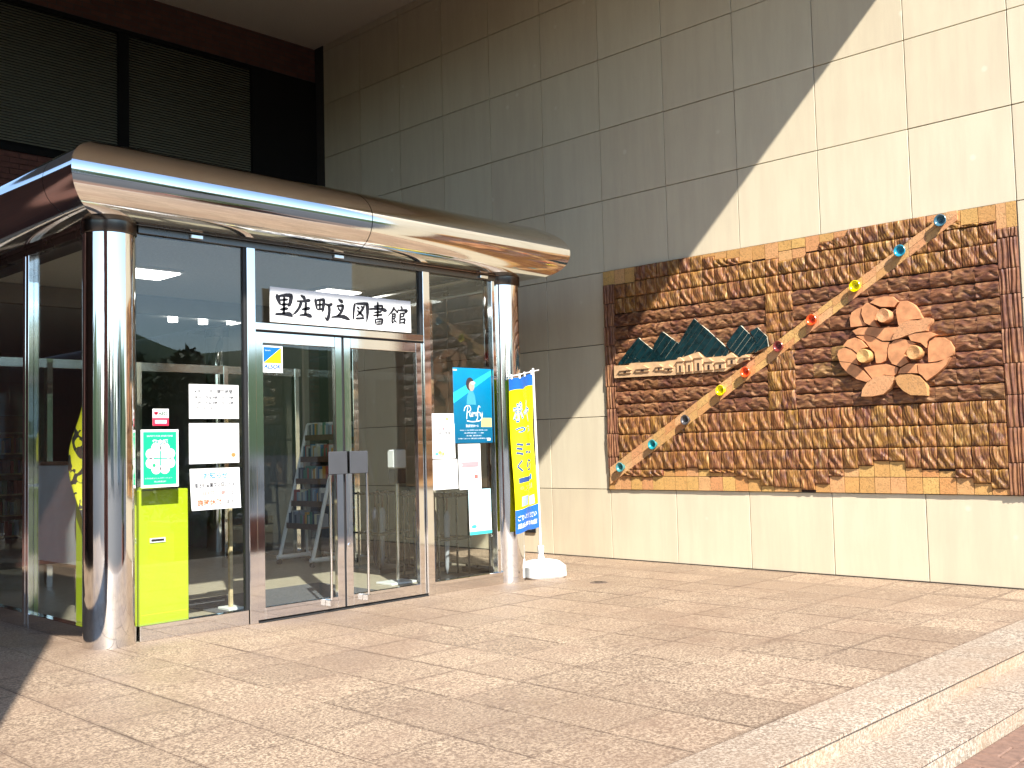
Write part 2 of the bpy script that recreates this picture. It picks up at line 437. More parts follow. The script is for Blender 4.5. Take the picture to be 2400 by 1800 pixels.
pave = struct('pavement', MB().box(-16, 3, -8.9, -6.33, -0.34, ZLOW - 0.012), 'paverfield')
pm = MB().box(-0.097, 0.097, -0.0475, 0.0475, -0.03, 0.0, 0.006).mesh('paver'); fixn(pm)
# square clusters of paired pavers, turned in alternate cells
for i in range(16):
    for j in range(7):
        cx, cyy = -5.6 + i * 0.2, -6.37 - 0.1 - j * 0.2
        for s in (-1, 1):
            o = link('paver', pm, 'paver', pave); vert = (i + j) % 2
            o.location = (cx + (s * 0.05 if vert else 0), cyy + (0 if vert else s * 0.05), ZLOW + random.uniform(-0.002, 0.002))
            o.rotation_euler.z = math.pi / 2 if vert else 0

plaza = struct('plaza', MB().box(-16, -0.002, -5.94, 4.6, -0.34, -0.0025), 'mortar')
PX, PY = 0.485, 0.4985
def slab_rect(x0, x1, y0, y1):
    g = 0.004
    return (x0 + g, x1 - g, y0 + g, y1 - g)
smesh = {}
def slab(x0, x1, y0, y1, mat, name, root, zt=0.0, th=0.05):
    k = (round(x1 - x0, 3), round(y1 - y0, 3), mat, th)
    if k not in smesh:
        hx, hy = (x1 - x0) / 2 - 0.004, (y1 - y0) / 2 - 0.004
        smesh[k] = fixn(MB().box(-hx, hx, -hy, hy, -th, 0).mesh(name))
    o = link(name, smesh[k], mat, root); o.location = ((x0 + x1) / 2, (y0 + y1) / 2, zt + random.uniform(-0.0012, 0.0012))
    return o
rest = MB()
XR = [-0.002] + [-4.05 + PX * k for k in range(8, -26, -1) if -4.05 + PX * k < -0.3]
YR = [-5.737 + PY * k for k in range(0, 22)]
VX0, VX1, VY0 = -6.06, -1.86, -1.29
for b in range(len(YR) - 1):
    y0, y1 = YR[b], YR[b + 1]
    for a in range(len(XR) - 1):
        x0, x1 = XR[a + 1], XR[a]
        if y1 > VY0 and x1 > VX0 and x0 < VX1:            # cut round the vestibule
            for (u0, u1, w0, w1) in ((x0, min(x1, VX0), y0, y1), (max(x0, VX1), x1, y0, y1), (max(x0, VX0), min(x1, VX1), y0, VY0)):
                if u1 - u0 > 0.03 and w1 - w0 > 0.03: rest.box(*slab_rect(u0, u1, w0, w1), -0.05, 0.0)
            continue
        inview = (y1 <= VY0 + 0.1 and x0 > -9.0 + 0.3 * 0 and x0 > -8.6 + (y0 + 6) * -0.0 - 0.0) or (x0 > -1.9 and y0 < 1.0)
        if inview: slab(x0, x1, y0, y1, 'slab', 'paving_slab', plaza)
        else: rest.box(*slab_rect(x0, x1, y0, y1), -0.05, 0.0)
o = part('paving_slab_field', rest, 'slab', plaza); o['kind'] = 'stuff'

SR = 0.10
steps = struct('steps', MB().box(-16, -0.002, -6.02, -5.95, -0.34, -0.0145).box(-16, -0.002, -6.33, -6.021, -0.34, -SR - 0.0145), 'mortar')
x = -0.002
while x > -11:
    L = 0.97
    slab(x - L, x, -6.08, -5.737, 'nosing', 'edge_stone', steps, 0.0, 0.014)
    slab(x - L - 0.31, x - 0.31, -6.384, -6.040, 'nosing', 'edge_stone', steps, -SR, 0.014)
    part('riser_stone', MB().box(x - L + 0.002, x - 0.002, -6.055, -6.022, -SR - 0.03, -0.024), 'riser', steps)
    part('riser_stone', MB().box(x - L - 0.31 + 0.002, x - 0.31 - 0.002, -6.360, -6.332, ZLOW - 0.03, -SR - 0.024), 'riser', steps)
    x -= L

# ---------------------------------------------------------------- clad wall on the right
W_, H_, ZH = 0.89829738, 0.83, 0.78538
wall = thing('clad_wall', 'tall wall of square beige stone panels carrying the ceramic mural', 'wall', (0.0, 0, 0))
part('wall_core', MB().box(0.03, 0.35, -6.40, 9.0, -0.34, 9.6), 'joint', wall)
part('base_sealant', MB().box(-0.007, 0.004, -6.09, 4.69, -0.004, 0.010), 'joint', wall)
pmesh = {}
def clad_panel(y0, y1, z0, z1):
    k = (round(y1 - y0, 3), round(z1 - z0, 3))
    if k not in pmesh:
        hy, hz = (y1 - y0) / 2 - 0.004, (z1 - z0) / 2 - 0.004
        pmesh[k] = fixn(MB().box(0, 0.028, -hy, hy, -hz, hz, 0.002).mesh('panel'))
    o = link('panel', pmesh[k], 'clad', wall)
    o.location = (random.uniform(0, 0.0025), (y0 + y1) / 2, (z0 + z1) / 2)
    o.rotation_euler = (random.uniform(-.0012, .0012), random.uniform(-.0008, .0008), random.uniform(-.0012, .0012))
zs = [-0.02, ZH] + [ZH + H_ * k for k in range(1, 11)]
for j in range(-5, 8):
    ya, yb = -(j + 1) * W_, -j * W_
    if ya > 4.70: continue
    yb = min(yb, 4.69); ya = max(ya, -6.40)
    for k in range(len(zs) - 1): clad_panel(ya, yb, zs[k], zs[k + 1])

# ---------------------------------------------------------------- porch roof, back wall, pillar
YB = 4.705; ZC = 7.525
struct('ceiling', MB().box(-11.6, -0.004, -6.43, YB + 0.3, ZC, ZC + 0.04).box(-11.6, -0.004, -6.43, 9, ZC + 0.043, 9.3), 'ceil')
part('roof_edge', MB().box(-11.62, -0.004, -6.46, -6.432, ZC - 0.0, 9.3, 0.004), 'steel2', None)
bpy.data.objects['roof_edge'].parent = bpy.data.objects['ceiling']
bw = thing('back_wall', 'dark red brick back wall of the porch in deep shade', 'wall', (-5, YB, 0))
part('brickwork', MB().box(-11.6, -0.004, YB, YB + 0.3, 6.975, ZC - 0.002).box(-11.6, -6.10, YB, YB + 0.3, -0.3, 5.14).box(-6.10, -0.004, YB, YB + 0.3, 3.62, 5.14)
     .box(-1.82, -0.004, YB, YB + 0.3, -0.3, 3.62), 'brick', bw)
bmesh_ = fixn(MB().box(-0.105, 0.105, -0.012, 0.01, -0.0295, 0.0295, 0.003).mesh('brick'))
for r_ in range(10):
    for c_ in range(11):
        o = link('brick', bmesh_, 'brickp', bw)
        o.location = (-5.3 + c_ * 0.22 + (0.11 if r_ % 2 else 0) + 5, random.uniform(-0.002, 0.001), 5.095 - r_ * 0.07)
for (xa, xb) in ((-5.0, -3.153), (-3.009, -1.139)):
    sl = MB(); z = 5.20
    while z < 6.93:
        sl.v += [(xa, YB + 0.02, z), (xb, YB + 0.02, z), (xb, YB + 0.055, z + 0.030), (xa, YB + 0.055, z + 0.030), (xa, YB + 0.02, z + 0.006), (xb, YB + 0.02, z + 0.006), (xb, YB + 0.055, z + 0.036), (xa, YB + 0.055, z + 0.036)]
        i = len(sl.v) - 8
        sl.f += [(i, i + 1, i + 2, i + 3), (i + 4, i + 7, i + 6, i + 5), (i, i + 4, i + 5, i + 1), (i + 2, i + 6, i + 7, i + 3)]
        z += 0.036
    lo = part('louvre_screen', MB().box(xa, xb, YB + 0.06, YB + 0.25, 5.146, 6.929), 'frame', bw)
    o = part('slats', sl, 'louver', lo); o['kind'] = 'stuff'
for (xa, xb) in ((-3.153, -3.009), (-5.14, -5.0)): part('louvre_post', MB().box(xa, xb, YB - 0.02, YB + 0.2, 5.146, 6.929, 0.004), 'frame', bw)
part('louvre_rail', MB().box(-5.14, -1.14, YB - 0.03, YB + 0.2, 5.07, 5.145, 0.004), 'frame', bw)
part('louvre_rail', MB().box(-5.14, -1.14, YB - 0.03, YB + 0.2, 6.93, 6.985, 0.004), 'frame', bw)
part('blank_panel', MB().box(-1.139, -0.006, YB - 0.025, YB + 0.2, 5.07, 6.985, 0.004), 'frame', bw)
sw = thing('side_wall', 'dark brick wall closing the open side of the porch beyond the pillar', 'wall', (-11.8, -0.5, -0.3))
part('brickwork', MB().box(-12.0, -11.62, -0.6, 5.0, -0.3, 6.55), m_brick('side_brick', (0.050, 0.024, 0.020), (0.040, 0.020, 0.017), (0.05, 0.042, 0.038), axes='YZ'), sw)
pl = thing('porch_pillar', 'broad brick pillar holding up the front edge of the porch roof', 'pillar', (-9.9, -6.1, -0.3))
part('shaft', MB().box(-10.7, -9.09, -6.43, -5.75, -0.3, ZC, 0.01), 'brickside', pl)

# ================================================================= ENTRANCE VESTIBULE
YG = -1.27; CL = (-5.97, -1.2); CR = (-1.93, -1.2); XL, XRg = -6.03, -1.89; CRAD = 0.178; YP = 2.35
ves = thing('entrance_vestibule', 'glass entrance box with mirror steel columns and a rounded steel canopy', 'entrance', (-4, -1.2, 0))
CRC = (-2.01, -1.2)
for c in (CL, CRC, (-5.97, 4.3), (-1.93, 4.3)):
    col_ = part('column', MB().lathe([(CRAD, -0.02), (CRAD, 2.955)], (c[0], c[1], 0), 64), 'steel', ves, smooth=True)
    part('collar', MB().lathe([(CRAD + 0.004, 2.875), (CRAD + 0.012, 2.885), (CRAD + 0.012, 2.965)], (c[0], c[1], 0), 64), 'steeldark', col_, smooth=True, angle=40)
# canopy: bull-nosed profile swept round three sides with mitred corners
def canopy_profile():
    P = []
    for i in range(25):
        a = math.pi / 2 * (1 - i / 24); P.append((-0.30 + 0.758 * math.cos(a), 3.22 + 0.34 * math.sin(a)))
    for i in range(1, 21):
        a = math.pi / 2 * i / 20; ca, sa = math.cos(a) ** (2 / 2.25), math.sin(a) ** (2 / 2.25)
        P.append((0.13 + 0.328 * ca, 3.22 - 0.262 * sa))
    P.append((0.05, 2.956))
    return P
PR = canopy_profile()
def cpos(side, o, along):
    """point on a canopy side; along None = mitre at start, 'e' = mitre at end"""
    if side == 'F':
        x = CL[0] - o if along == 's' else CR[0] + o if along == 'e' else along
        return (x, CL[1] - o)
    if side == 'L': return (CL[0] - o, CL[1] - o if along == 's' else along)
    return (CR[0] + o, CR[1] - o if along == 's' else along)
def canopy_seg(side, a, b):
    m = MB()
    n = len(PR)
    for al in (a, b):
        for o, z in PR:
            x, y = cpos(side, o, al); m.v.append((x, y, z))
    for i in range(n - 1): m.f.append((i, i + 1, n + i + 1, n + i))
    return part('canopy_panel', m, 'steel', ves, smooth=True)
g_ = 0.004
canopy_seg('F', 's', -3.955 - g_); canopy_seg('F', -3.955 + g_, 'e')
canopy_seg('L', 's', -1.20 + 0.012 - g_); canopy_seg('L', -1.188 + g_, 1.6 - g_); canopy_seg('L', 1.6 + g_, 4.69)
canopy_seg('R', 's', 1.6 - g_); canopy_seg('R', 1.6 + g_, 4.69)
def canopy_gap(side, at):
    m = MB(); n = len(PR)
    for d in (-0.006, 0.006):
        for o, z in PR:
            o2 = o - 0.003; x, y = cpos(side, o2, at + d); m.v.append((x, y, z - (0.003 if z > 3.22 else -0.003)))
    for i in range(n - 1): m.f.append((i, i + 1, n + i + 1, n + i))
    part('seam', m, 'steeldark', ves, smooth=True)
canopy_gap('F', -3.955); canopy_gap('L', -1.188); canopy_gap('L', 1.6)
part('canopy_roof', MB().box(CL[0] + 0.28, CR[0] - 0.28, -0.92, 4.69, 3.40, 3.553), 'steeldark', ves)
# soffit strip and head channel above the glass
part('soffit', MB().box(CL[0] - 0.06, CR[0] + 0.06, YG - 0.06, YG + 0.30, 2.957, 2.975), 'steel2', ves)
part('soffit', MB().box(XL - 0.06, XL + 0.30, YG + 0.302, 4.69, 2.957, 2.975), 'steel2', ves)
part('soffit', MB().box(XRg - 0.30, XRg + 0.06, YG + 0.302, 4.69, 2.957, 2.975), 'steel2', ves)
part('head_channel', MB().box(CL[0] + 0.17, CR[0] - 0.17, YG - 0.03, YG + 0.03, 2.905, 2.956, 0.003), 'steeldark', ves)
part('head_channel', MB().box(XL - 0.03, XL + 0.03, YG + 0.26, YP, 2.905, 2.956, 0.003), 'steeldark', ves)
part('head_channel', MB().box(XRg - 0.03, XRg + 0.03, YG + 0.26, YP, 2.905, 2.956, 0.003), 'steeldark', ves)
for xq in (-5.35, -4.05, -2.35):
    part('sensor', MB().box(xq - 0.05, xq + 0.05, YG - 0.055, YG - 0.033, 2.915, 2.945, 0.004), 'steel2', ves)

def frame_box(name, x0, x1, z0, z1, root, y0=YG - 0.035, y1=YG + 0.035, mat='steel', c=0.003):
    return part(name, MB().box(x0, x1, y0, y1, z0, z1, c), mat, root)
def pane(x0, x1, z0, z1, root, y=YG):
    return part('pane', MB().box(x0, x1, y - 0.004, y + 0.004, z0, z1), 'glass', root)
ST, BT = 2.905, 0.112
# base rails
frame_box('base_rail', CL[0] + 0.172, -4.93, 0.0, BT, ves); frame_box('base_rail', -3.04, CRC[0] - 0.16, 0.0, BT, ves)
# mullions
frame_box('mullion', -4.925, -4.852, 0.0, ST, ves, YG - 0.045, YG + 0.045)
frame_box('mullion', -3.125, -3.045, 0.0, ST, ves, YG - 0.045, YG + 0.045)
frame_box('mullion', -2.235, -2.195, BT, ST, ves, YG - 0.03, YG + 0.03)
frame_box('gasket', -4.945, -4.926, BT, ST, ves, YG - 0.02, YG + 0.02, 'gasket', 0)
frame_box('gasket', -3.150, -3.126, 2.33, ST, ves, YG - 0.02, YG + 0.02, 'gasket', 0)
frame_box('transom', -4.851, -3.126, 2.268, 2.325, ves, YG - 0.045, YG + 0.045)
frame_box('gasket', -4.851, -3.126, 2.257, 2.267, ves, YG - 0.03, YG + 0.03, 'gasket', 0)
pane(CL[0] + 0.165, -4.946, BT, ST, ves); pane(-4.851, -3.151, 2.326, ST, ves); pane(-3.044, -2.236, BT, ST, ves); pane(-2.194, CRC[0] - 0.14, BT, ST, ves)
# double doors
def door(x0, x1, meet_right):
    d = MB(); s = 0.07; zt, zb = 2.254, 0.018
    d.box(x0, x0 + s, YG - 0.022, YG + 0.022, zb, zt, 0.003).box(x1 - s, x1, YG - 0.022, YG + 0.022, zb, zt, 0.003)
    d.box(x0 + s, x1 - s, YG - 0.0215, YG + 0.0215, zt - 0.086, zt, 0.003).box(x0 + s, x1 - s, YG - 0.0215, YG + 0.0215, zb, zb + 0.092, 0.003)
    o = part('door', d, 'steel', ves)
    pane(x0 + s, x1 - s, zb + 0.092, zt - 0.086, o)
    a, b = (x1 - 0.19, x1 - 0.004) if meet_right else (x0 + 0.004, x0 + 0.19)
    part('push_plate', MB().box(a, b, YG - 0.085, YG - 0.07, 1.112, 1.30, 0.004), 'plate', o)
    bx = a + 0.012 if meet_right else b - 0.012
    part('pull_bar', MB().tube([(bx, YG - 0.078, 1.112), (bx, YG - 0.078, 0.10)], 0.011, 12), 'steel', o, smooth=True, angle=40)
    part('bar_bracket', MB().box(bx - 0.02, bx + 0.02, YG - 0.09, YG - 0.023, 0.05, 0.10, 0.003), 'steel2', o)
    part('plate_stud', MB().box((a + b) / 2 - 0.03, (a + b) / 2 + 0.03, YG - 0.069, YG - 0.023, 1.18, 1.23), 'steel2', o)
    lx = x1 - 0.035 if meet_right else x0 + 0.035
    if not meet_right: part('lock', MB().tube([(lx, YG - 0.022, 0.52), (lx, YG - 0.030, 0.52)], 0.018, 16), 'steel2', o, smooth=True, angle=40)
    return o
door(-4.845, -4.018, True); door(-3.998, -3.13, False)
frame_box('gasket', -4.017, -3.999, 0.02, 2.254, ves, YG - 0.012, YG + 0.012, 'gasket', 0)
part('threshold', MB().box(-4.85, -3.127, YG - 0.05, YG + 0.05, -0.01, 0.008, 0.002), 'gasket', ves)
# side glazing
def side(xg):
    for (y0, y1) in ((0.0, 0.055), (0.062, 0.117), (1.32, 1.38)):
        part('mullion', MB().box(xg - 0.04, xg + 0.04, y0, y1, 0, ST, 0.003), 'steel', ves)
    yy = [YG + 0.235, 0.0, 0.117, 1.32, 1.38, YP]
    for i in (0, 2, 4):
        part('base_rail', MB().box(xg - 0.035, xg + 0.035, yy[i], yy[i + 1], 0, BT, 0.003), 'steel', ves)
        part('pane', MB().box(xg - 0.004, xg + 0.004, yy[i], yy[i + 1], BT, ST), 'glass', ves)
side(XL); side(XRg)

# ---------------------------------------------------------------- interior of the vestibule and the library hall behind it
struct('interior_floor', MB().box(XL - 0.03, XRg + 0.03, YG - 0.02, 12.0, -0.05, 0.0), 'floor_in')
struct('interior_ceiling', MB().box(XL + 0.06, XRg - 0.06, YG + 0.06, 12.0, 3.06, 3.10), 'inceil')
struct('interior_wall', MB().box(XL - 0.1, XL, YP + 0.05, 12, 0.0, 3.3).box(XRg, XRg + 0.1, YP + 0.05, 12, 0, 3.3).box(XL, XRg, 12, 12.1, 0, 3.3), 'inwall')
mt = tag(part('entrance_mat', MB().box(-4.8, -3.2, -1.15, 0.25, 0.0, 0.012, 0.004), 'mat', None), 'dark ribbed door mat just inside the glass doors', 'mat')
ip = thing('inner_partition', 'inner glass screen with dark header between vestibule and library hall', 'partition', (-4, YP, 0))
part('header', MB().box(XL + 0.05, XRg - 0.05, YP, YP + 0.12, 2.86, 3.055), 'bulkhead', ip)
for xq in (XL + 0.08, -5.0, -4.05, -3.0, XRg - 0.14): part('mullion', MB().box(xq, xq + 0.06, YP, YP + 0.08, 0, 2.318, 0.003), 'steel', ip)
part('rail', MB().box(XL + 0.05, XRg - 0.05, YP + 0.005, YP + 0.075, 2.22, 2.316, 0.003), 'steel2', ip)
for xa, xb in ((XL + 0.14, -5.0), (-2.94, XRg - 0.14)): part('pane', MB().box(xa, xb, YP + 0.036, YP + 0.044, 0.02, 2.22), 'glass', ip)
for i, (lx, ly) in enumerate(((-4.60, 0.97), (-2.48, 0.93))):
    L_ = thing('ceiling_light', 'square lit ceiling light ' + ('above the lime green box side of the lobby' if i == 0 else 'above the door with the wall view'), 'light', (lx, ly, 3.06), None, 'square lobby ceiling lights')
    part('frame', MB().box(lx - 0.25, lx + 0.25, ly - 0.25, ly + 0.25, 3.035, 3.059, 0.004), 'plasticw', L_)
    part('diffuser', MB().box(lx - 0.22, lx + 0.22, ly - 0.22, ly + 0.22, 3.022, 3.034, 0.002), 'lamp', L_)
for i, (lx, ly) in enumerate(((-2.85, 3.83), (-2.43, 3.83), (-2.02, 3.83))):
    tag(part('downlight', MB().lathe([(0.001, 2.98), (0.06, 2.985), (0.06, 3.058)], (lx, ly, 0), 20), 'lamp', None, smooth=True), 'small round lit downlight in the library hall ceiling', 'light', 'downlights in the hall')

# ================================================================= CERAMIC MURAL (local x along the wall, y up, z out)
MW, MH = 4.4915, 2.49
mu = thing('ceramic_mural', 'large ceramic relief mural of wavy brown tiles, pyramids, flowers and a diagonal band of cups', 'mural', (0, -0.8983, ZH), WALL)
part('backing', MB().box(0.0, MW, 0.0, MH, 0.001, 0.014), 'backing', mu, local=True)
SL = 0.5885
SU = SL - 0.012
bandU = lambda u: 0.230 + SU * u          # upper edge of the diagonal band
bandL = lambda u: 0.042 + SL * u          # lower edge
def relief(w, h, kind, seed, nx=28, ny=14):
    rnd = random.Random(seed); p1, p2, p3 = (rnd.uniform(0, 6.28) for _ in range(3)); k = rnd.uniform(0.9, 1.25); am = rnd.uniform(0.8, 1.2)
    def f(x, y):
        if kind == 'V':
            s = x / w; q = y / h
            xc = 0.5 - 0.24 * k * math.tanh((q - 0.45 - 0.12 * math.sin(p1)) * 4.0)
            def saw(t_, up=0.72):
                t_ = t_ % 1.0
                return t_ / up if t_ < up else (1 - t_) / (1 - up)
            ed = min(1.0, 5.0 * min(q, 1 - q) + 0.45)
            return 0.030 + am * ed * (0.0150 * saw((0.9 + 0.16 * p3) * (s - xc) + p2 * 0.16) + 0.0042 * saw(5.2 * (s - 0.8 * xc) + p3) + 0.005 * math.sin(math.pi * s))
        if kind == 'H':
            s = x / w; q = y / h
            body = 0.032 * math.sqrt(max(0.0, 1 - (2 * q - 1) ** 2))
            sh = 0.22 * math.sin(2 * math.pi * (1.1 * s) + p1)
            r1 = lambda t_: 1 - 2 * abs(((t_) % 1.0) - 0.5) * 2
            return 0.014 + body + am * (0.0075 * r1(1.3 * q + sh + 0.25 * s + p2) + 0.0045 * r1(3.1 * q + 1.7 * sh + p3))
        s = x / w; q = y / h
        return 0.034 + 0.004 * math.sin(2 * math.pi * (2.2 * s + 0.15 * math.sin(3 * q + p1)) + p2)
    return f, nx, ny
def tile_mesh(x0, x1, y0, y1, fn, nx, ny, ox, oy, cuts=(), flat=False):
    g = 0.0012 if flat else 0.0028
    bm = bmesh.new(); rows = []
    for j in range(ny + 1):
        row = []
        for i in range(nx + 1):
            x = x0 + g + (x1 - x0 - 2 * g) * i / nx; gy = 0.003; y = y0 + gy + (y1 - y0 - 2 * gy) * j / ny
            e = min(i, nx - i) / nx; e2 = min(j, ny - j) / ny
            z = fn(x - ox, y - oy)
            if e2 == 0 or (e == 0 and not flat): z -= 0.004
            row.append(bm.verts.new((x - ox, y - oy, z)))
        rows.append(row)
    for j in range(ny):
        for i in range(nx): bm.faces.new((rows[j][i], rows[j][i + 1], rows[j + 1][i + 1], rows[j + 1][i]))
    for (a, b, c) in cuts:      # keep a*x+b*y+c >= 0 (mural coordinates)
        n = Vector((a, b, 0)); d2 = a * a + b * b
        p = Vector((-a * c / d2 - ox, -b * c / d2 - oy, 0))
        bmesh.ops.bisect_plane(bm, geom=bm.verts[:] + bm.edges[:] + bm.faces[:], plane_co=p, plane_no=n, clear_inner=True)
    if len(bm.faces) == 0: bm.free(); return None
    ex = bmesh.ops.extrude_edge_only(bm, edges=[e for e in bm.edges if e.is_boundary])
    for q in ex['geom']:
        if isinstance(q, bmesh.types.BMVert): q.co.z = 0.012
    bmesh.ops.recalc_face_normals(bm, faces=bm.faces)
    me = bpy.data.meshes.new('tile'); bm.to_mesh(me); bm.free()
    for p in me.polygons: p.use_smooth = True
    me.set_sharp_from_angle(angle=R(55))
    return me
tcache = {}
def put_tile(name, x0, x1, y0, y1, kind, mat, split=True, dz=None):
    if x1 - x0 < 0.02 or y1 - y0 < 0.02: return
    ab = y1 > bandU(x0) and y0 < bandU(x1)      # touches the upper edge region
    hits = split and not (y0 >= bandU(x1) or y1 <= bandL(x0))
    seed = random.randrange(12)
    fn, nx, ny = relief(x1 - x0, y1 - y0, kind, seed * 31 + (1 if kind == 'H' else 0))
    if not hits:
        k = (round(x1 - x0, 3), round(y1 - y0, 3), kind, seed)
        if k not in tcache: tcache[k] = tile_mesh(0, x1 - x0, 0, y1 - y0, fn, nx, ny, 0, 0, (), kind == 'H')
        o = link(name, tcache[k], mat, mu); o.location = (x0, y0, random.uniform(0, 0.006) if dz is None else dz)
        return
    for cut in ((-SU, 1, -0.230), (SL, -1, 0.042)):
        me = tile_mesh(x0, x1, y0, y1, fn, nx, ny, x0, y0, [cut], kind == 'H')
        if me is None or me.polygons[0] is None: continue
        xs = [v.co.x for v in me.vertices]; ys = [v.co.y for v in me.vertices]
        if not xs or (max(xs) - min(xs) < 0.012) or (max(ys) - min(ys) < 0.012): continue
        o = link(name, me, mat, mu); o.location = (x0, y0, random.uniform(0, 0.005))
# border stacks on both sides
def interp(pts, u):
    for (a, b), (c, d) in zip(pts, pts[1:]):
        if a <= u <= c: return b + (d - b) * (u - a) / max(c - a, 1e-6)
    return pts[0][1] if u < pts[0][0] else pts[-1][1]
BX = 0.165
for (xa, xb, ytop) in ((0.0, BX, 2.33), (MW - BX, MW, 2.27)):
    y = 0.0 if xa > 1 else 0.14
    while y < ytop - 0.05:
        hh = min(random.uniform(0.20, 0.30), ytop - y)
        if ytop - y - hh < 0.08: hh = ytop - y
        xm = xa + (xb - xa) * random.choice((0.42, 0.5, 0.6))
        put_tile('border_tile', xa, xm, y, y + hh, 'B', 'tileB'); put_tile('border_tile', xm, xb, y, y + hh, 'B', 'tileB')
        y += hh
# upright wavy tiles: top band, bottom band, centre divider
NCOL = 28; PW = (MW - 2 * BX) / NCOL
topcut = [(0, 2.33), (0.44, 2.33), (0.45, 2.5), (1.40, 2.5), (1.41, 2.46), (1.60, 2.42), (1.85, 2.345), (2.11, 2.345), (2.26, 2.27), (2.56, 2.335), (2.85, 2.44), (3.05, 2.465), (3.2, 2.5), (3.75, 2.5), (3.8, 2.44), (3.98, 2.36), (4.33, 2.325), (4.5, 2.28)]
botcut = [(0, 0.14), (0.35, 0.135), (0.61, 0.16), (1.0, 0.25), (1.2, 0.27), (1.45, 0.165), (1.8, 0.155), (2.0, 0.05), (2.2, 0.02), (2.55, 0.03), (2.86, 0.19), (3.16, 0.28), (3.43, 0.30), (3.59, 0.215), (3.89, 0.18), (4.04, 0.115), (4.2, 0.05), (4.33, 0.02)]
for c in range(NCOL):
    x0 = BX + c * PW; x1 = x0 + PW; xc = (x0 + x1) / 2
    tc, bc = interp(topcut, xc) + random.uniform(-0.02, 0.02), max(0.0, interp(botcut, xc) + random.uniform(-0.028, 0.028))
    if tc > 2.46: tc = MH
    for (ya, yb) in ((1.98, 2.155), (2.155, 2.325), (2.325, MH)):
        put_tile('wavy_tile', x0, x1, ya, min(yb, max(tc, ya)), 'V', 'tileV')
    for (ya, yb) in ((0.615, 0.81), (0.42, 0.615), (0.225, 0.42), (0.02, 0.225)):
        put_tile('wavy_tile', x0, x1, max(ya, min(bc, yb)), yb, 'V', 'tileV')
    # flat terracotta above / below
    for (lo_, hi_) in ((max(tc, 2.2), MH), (0.0, bc)):
        if hi_ - lo_ < 0.025: continue
        ys = [lo_, hi_] if hi_ - lo_ < 0.18 else [lo_, (lo_ + max(0.15, 0)) if lo_ < 1 else (lo_ + hi_) / 2, hi_]
        for ya, yb in zip(ys, ys[1:]):
            if yb - ya < 0.02: continue
            me = poly_slab([(0.003, 0.003), (x1 - x0 - 0.003, 0.003), (x1 - x0 - 0.003, yb - ya - 0.003), (0.003, yb - ya - 0.003)], 0.012, 0.022 + random.uniform(0, 0.006), 0.002)
            o = link('terracotta_tile', me, 'terra', mu); o.location = (x0, ya, 0)
for (xa, xb, ya, yb) in ((0, BX, 2.33, MH), (MW - BX, MW, 2.27, MH), (0, BX, 0, 0.14)):
    for i in range(2):
        xm0, xm1 = xa + (xb - xa) * i / 2, xa + (xb - xa) * (i + 1) / 2
        me = poly_slab([(0.0015, 0.0015), (xm1 - xm0 - 0.0015, 0.0015), (xm1 - xm0 - 0.0015, yb - ya - 0.0015), (0.0015, yb - ya - 0.0015)], 0.012, 0.024, 0.002)
        o = link('terracotta_tile', me, 'terra', mu); o.location = (xm0, ya, 0)
for xa, xb in ((2.085, 2.2375), (2.2375, 2.39)):
    for r_ in range(6): put_tile('wavy_tile', xa, xb, 0.81 + 0.195 * r_, 0.81 + 0.195 * (r_ + 1), 'V', 'tileV', dz=0.012)
# log-like lying tiles in the two picture fields
for xa, xb, n in ((BX, 2.085, 10), (2.39, MW - BX, 10)):
    w_ = (xb - xa) / n
    for r_ in range(8):
        y0 = 0.81 + 0.14625 * r_
        for c in range(n):
            if xa < 1 and 1.26 < y0 + 0.07 < 1.36 and c < 8: continue
            put_tile('log_tile', xa + c * w_, xa + (c + 1) * w_, y0, y0 + 0.14625, 'H', 'tileH')
# diagonal band of flat tiles
u = 0.03
while u < 3.98:
    du = random.uniform(0.13, 0.17); mid = random.uniform(0.4, 0.6)
    for (fa, fb) in ((0.0, mid), (mid, 1.0)):
        lo0, hi0 = bandL(u), bandU(u); lo1, hi1 = bandL(u + du), bandU(u + du)
        q = [(u + 0.0015, lo0 + (hi0 - lo0) * fa + 0.0015), (u + du - 0.0015, lo1 + (hi1 - lo1) * fa + 0.0015), (u + du - 0.0015, lo1 + (hi1 - lo1) * fb - 0.0015), (u + 0.0015, lo0 + (hi0 - lo0) * fb - 0.0015)]
        q = clip(q, 0, -1, MH)
        q = clip(q, 0, 1, -0.003)
        if len(q) >= 3:
            cx_, cy_ = q[0]
            me = poly_slab([(a - cx_, b - cy_) for a, b in q], 0.012, 0.042 + random.uniform(0, 0.003), 0.002)
            o = link('band_tile', me, 'band', mu); o.location = (cx_, cy_, 0)
    u += du
